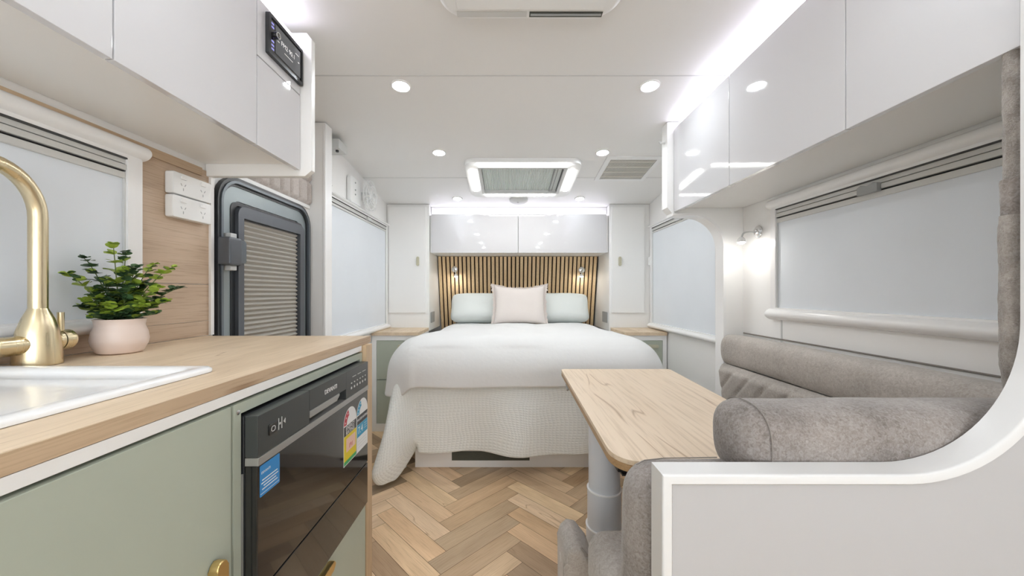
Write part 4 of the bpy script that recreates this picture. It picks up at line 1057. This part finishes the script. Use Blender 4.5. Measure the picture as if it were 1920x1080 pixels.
# bench along the side wall
sd_ = root('dinette_lounge', (1.1, 1.3, 0), 'taupe suede bench along the side wall under the dinette window', 'lounge', 'taupe dinette lounges')
obj('head_roll', bolster('y', 1.925, 0.775, 1.168, 0.776, 0.064, 0.078), M['suede_s'], sd_)
def quilt_side(u, v):
    y = 0.78+u*1.14; z = 0.42+v*0.285
    a = ((y*1.0+z*1.1)/0.12) % 1; c = ((y*1.0-z*1.1)/0.17) % 1
    g = min(1, min(a, 1-a)*6); top_ = min(1, (1-v)*9)
    endr = min(1, (1-u)*30)
    return (1.228 - (0.115 + 0.011*(g**0.5)-0.011)*(0.6+0.4*top_**0.5)*(0.75+0.25*endr) - 0.035*v, y, z)
qb = grid(quilt_side, 170, 30)
obj('quilted_backrest', qb, M['suede_s'], sd_, smooth=60)
obj('backrest_core', box((1.13, 0.78, 0.42), (1.236, 1.918, 0.69), 0.03, 3), M['suede_s'], sd_)
obj('seat_cushion', soft((0.72, 0.98, 0.33), (1.115, 1.88, 0.465), 0.035), M['suede_s'], sd_)
obj('seat_box', box((0.76, 0.66, 0.0), (1.236, 1.90, 0.325)), M['white'], sd_)
obj('wall_piping', tube([(1.2365, 1.92, 0.858), (1.2365, 1.3, 0.858), (1.2365, 0.75, 0.858)], 0.003, 8), M['suede_d'], sd_)
# bench with its back to the divider
st_ = root('dinette_lounge', (0.7, 0.85, 0), 'taupe suede bench with rolled headrest against the white divider', 'lounge', 'taupe dinette lounges')
hr = obj('head_roll', bolster('x', 0.402, 1.225, 0.691, 0.794, 0.071, 0.072, cap=0.055, nl=60), M['suede'], st_)
# end cap seam
obj('cap_seam', tube([(0.447, 0.691+0.0725*math.copysign(abs(math.cos(t))**0.72, math.cos(t)), 0.794+0.0735*math.copysign(abs(math.sin(t))**0.72, math.sin(t))) for t in [2*PI*k/40 for k in range(41)]], 0.001, 6), M['suede_d'], hr)
obj('backrest', soft((0.222, 0.626, 0.32), (1.225, 0.752, 0.750), 0.060, 6, 0.004), M['suede'], st_)
obj('backrest_seam', tube([(0.246, 0.70, 0.742), (0.262, 0.70, 0.7505), (0.30, 0.70, 0.7545), (0.40, 0.70, 0.756)], 0.001, 6), M['suede_d'], st_)
obj('seat_cushion', soft((0.205, 0.755, 0.33), (0.74, 0.955, 0.472), 0.045, 5, 0.006), M['suede_s'], st_)
kr = bmesh.new()
kp = [(0.150, 0.10), (0.150, 0.35), (0.156, 0.385), (0.175, 0.402), (0.20, 0.398), (0.23, 0.36), (0.262, 0.24), (0.285, 0.10)]
prism([(x_, z_) for x_, z_ in kp], 'y', 0.962, 1.10, 0.018, kr)
obj('side_bolster', kr, M['suede_s'], st_, smooth=60)
obj('piping', tube([(0.196, 0.967, 0.398), (0.228, 0.965, 0.360), (0.260, 0.965, 0.24), (0.283, 0.965, 0.12)], 0.0028, 8), M['suede_d'], st_)
obj('seat_box', box((0.27, 0.66, 0.0), (0.755, 1.06, 0.325)), M['white'], st_)
obj('foot', lathe([(0.012, 0), (0.014, 0.010), (0.008, 0.018), (0, 0.018)], (0.1495, 1.03, 0.33), 16, 'x'), M['trim'], st_)

# table on a telescopic column
tb_ = root('dinette_table', (0.5, 1.25, 0), 'pale oak plywood-edged table on a grey telescopic column', 'table')
def tcorner():
    c = [(0.238, 0.800), (0.735, 0.800), (0.785, 1.775), (0.262, 1.775)]; rad = (0.085, 0.085, 0.02, 0.02); out = []
    for i in range(4):
        p = Vector(c[i]); a = (Vector(c[i-1])-p).normalized(); b_ = (Vector(c[(i+1) % 4])-p).normalized(); r = rad[i]
        for k in range(11):
            t = k/10; q_ = (p+a*r)*(1-t)**2 + p*2*t*(1-t) + (p+b_*r)*t*t; out.append((q_.x, q_.y))
    return out
tc_ = tcorner()
obj('tabletop', prism(tc_, 'z', 0.6885, 0.700, 0.0015), M['oak_table'], tb_)
def plyedge():
    b = bmesh.new()
    for k in range(5):
        z0 = 0.672+k*0.0033
        prism([((x_-0.5)*(1 if k % 2 else 0.9985)+0.5, (y_-1.28)*(1 if k % 2 else 0.9985)+1.28) for x_, y_ in tc_], 'z', z0, z0+0.0033, 0, b)
    return b
obj('plywood_edge', plyedge(), wood('ply', (0.52, 0.34, 0.18), (0.38, 0.24, 0.12), 'y', crack=0, scale=1.5), tb_)
CX, CY = 0.318, 1.20
obj('upper_tube', lathe([(0.050, 0.432), (0.050, 0.671)], (CX, CY, 0), 40), M['column'], tb_)
obj('middle_tube', lathe([(0.054, 0.312), (0.054, 0.432)], (CX, CY, 0), 40), M['column'], tb_)
obj('lower_tube', lathe([(0.058, 0.012), (0.058, 0.312)], (CX, CY, 0), 40), M['column'], tb_)
cl = lathe([(0.051, 0.430), (0.0555, 0.430), (0.0555, 0.4335), (0.051, 0.4335)], (CX, CY, 0), 40); lathe([(0.055, 0.310), (0.0595, 0.310), (0.0595, 0.3135), (0.055, 0.3135)], (CX, CY, 0), 40, bm=cl)
obj('collars', cl, M['trim'], tb_)
obj('foot_plate', lathe([(0.12, 0.0), (0.12, 0.008), (0.06, 0.012)], (CX, CY, 0), 40), M['column'], tb_)
br_ = box((0.262, 0.868, 0.645), (0.300, 0.90, 0.6715), 0.002); box((0.27, 0.86, 0.640), (0.42, 0.885, 0.6455), 0.001, bm=br_)
obj('underside_bracket', br_, M['blackm'], tb_)
ht_ = tube([(0.275, 1.60, 0.671), (0.272, 1.60, 0.652), (0.268, 1.62, 0.640), (0.270, 1.66, 0.655)], 0.005, 8)
obj('latch', ht_, M['grey'], tb_)

# gathered fleece curtain behind the divider upright
ct = root('curtain', (0.88, 0.645, 0.866), 'taupe fleece curtain gathered by a tie against the white upright', 'curtain')
def cur(z0, z1, fx):
    def fn(u, v):
        z = z0+(z1-z0)*v; a = 2*PI*u; w_, d_ = fx(z)
        nz = 1 + 0.10*noise.noise(Vector((math.cos(a)*2, math.sin(a)*2, z*14))) + 0.05*noise.noise(Vector((math.cos(a)*7, math.sin(a)*7, z*60)))
        return (0.903 + w_*math.cos(a)*nz, 0.645 + d_*math.sin(a)*nz, z)
    return fn
def wx(z):
    if z > 1.26: return (0.017 + 0.009*ss(1.95, 1.55, z) - 0.003*ss(1.5, 1.28, z), 0.018)
    return (0.030 + 0.002*math.sin((z-0.9)*9) - 0.014*ss(0.96, 0.87, z), 0.020)
obj('upper_gather', grid(cur(1.262, 1.985, wx), 48, 180, closed_u=True), M['fleece'], ct, smooth=180)
obj('lower_gather', grid(cur(0.868, 1.205, wx), 48, 110, closed_u=True), M['fleece'], ct, smooth=180)
obj('tie_band', grid(cur(1.198, 1.268, lambda z: (0.0275, 0.020)), 40, 16, closed_u=True), M['suede'], ct, smooth=180)
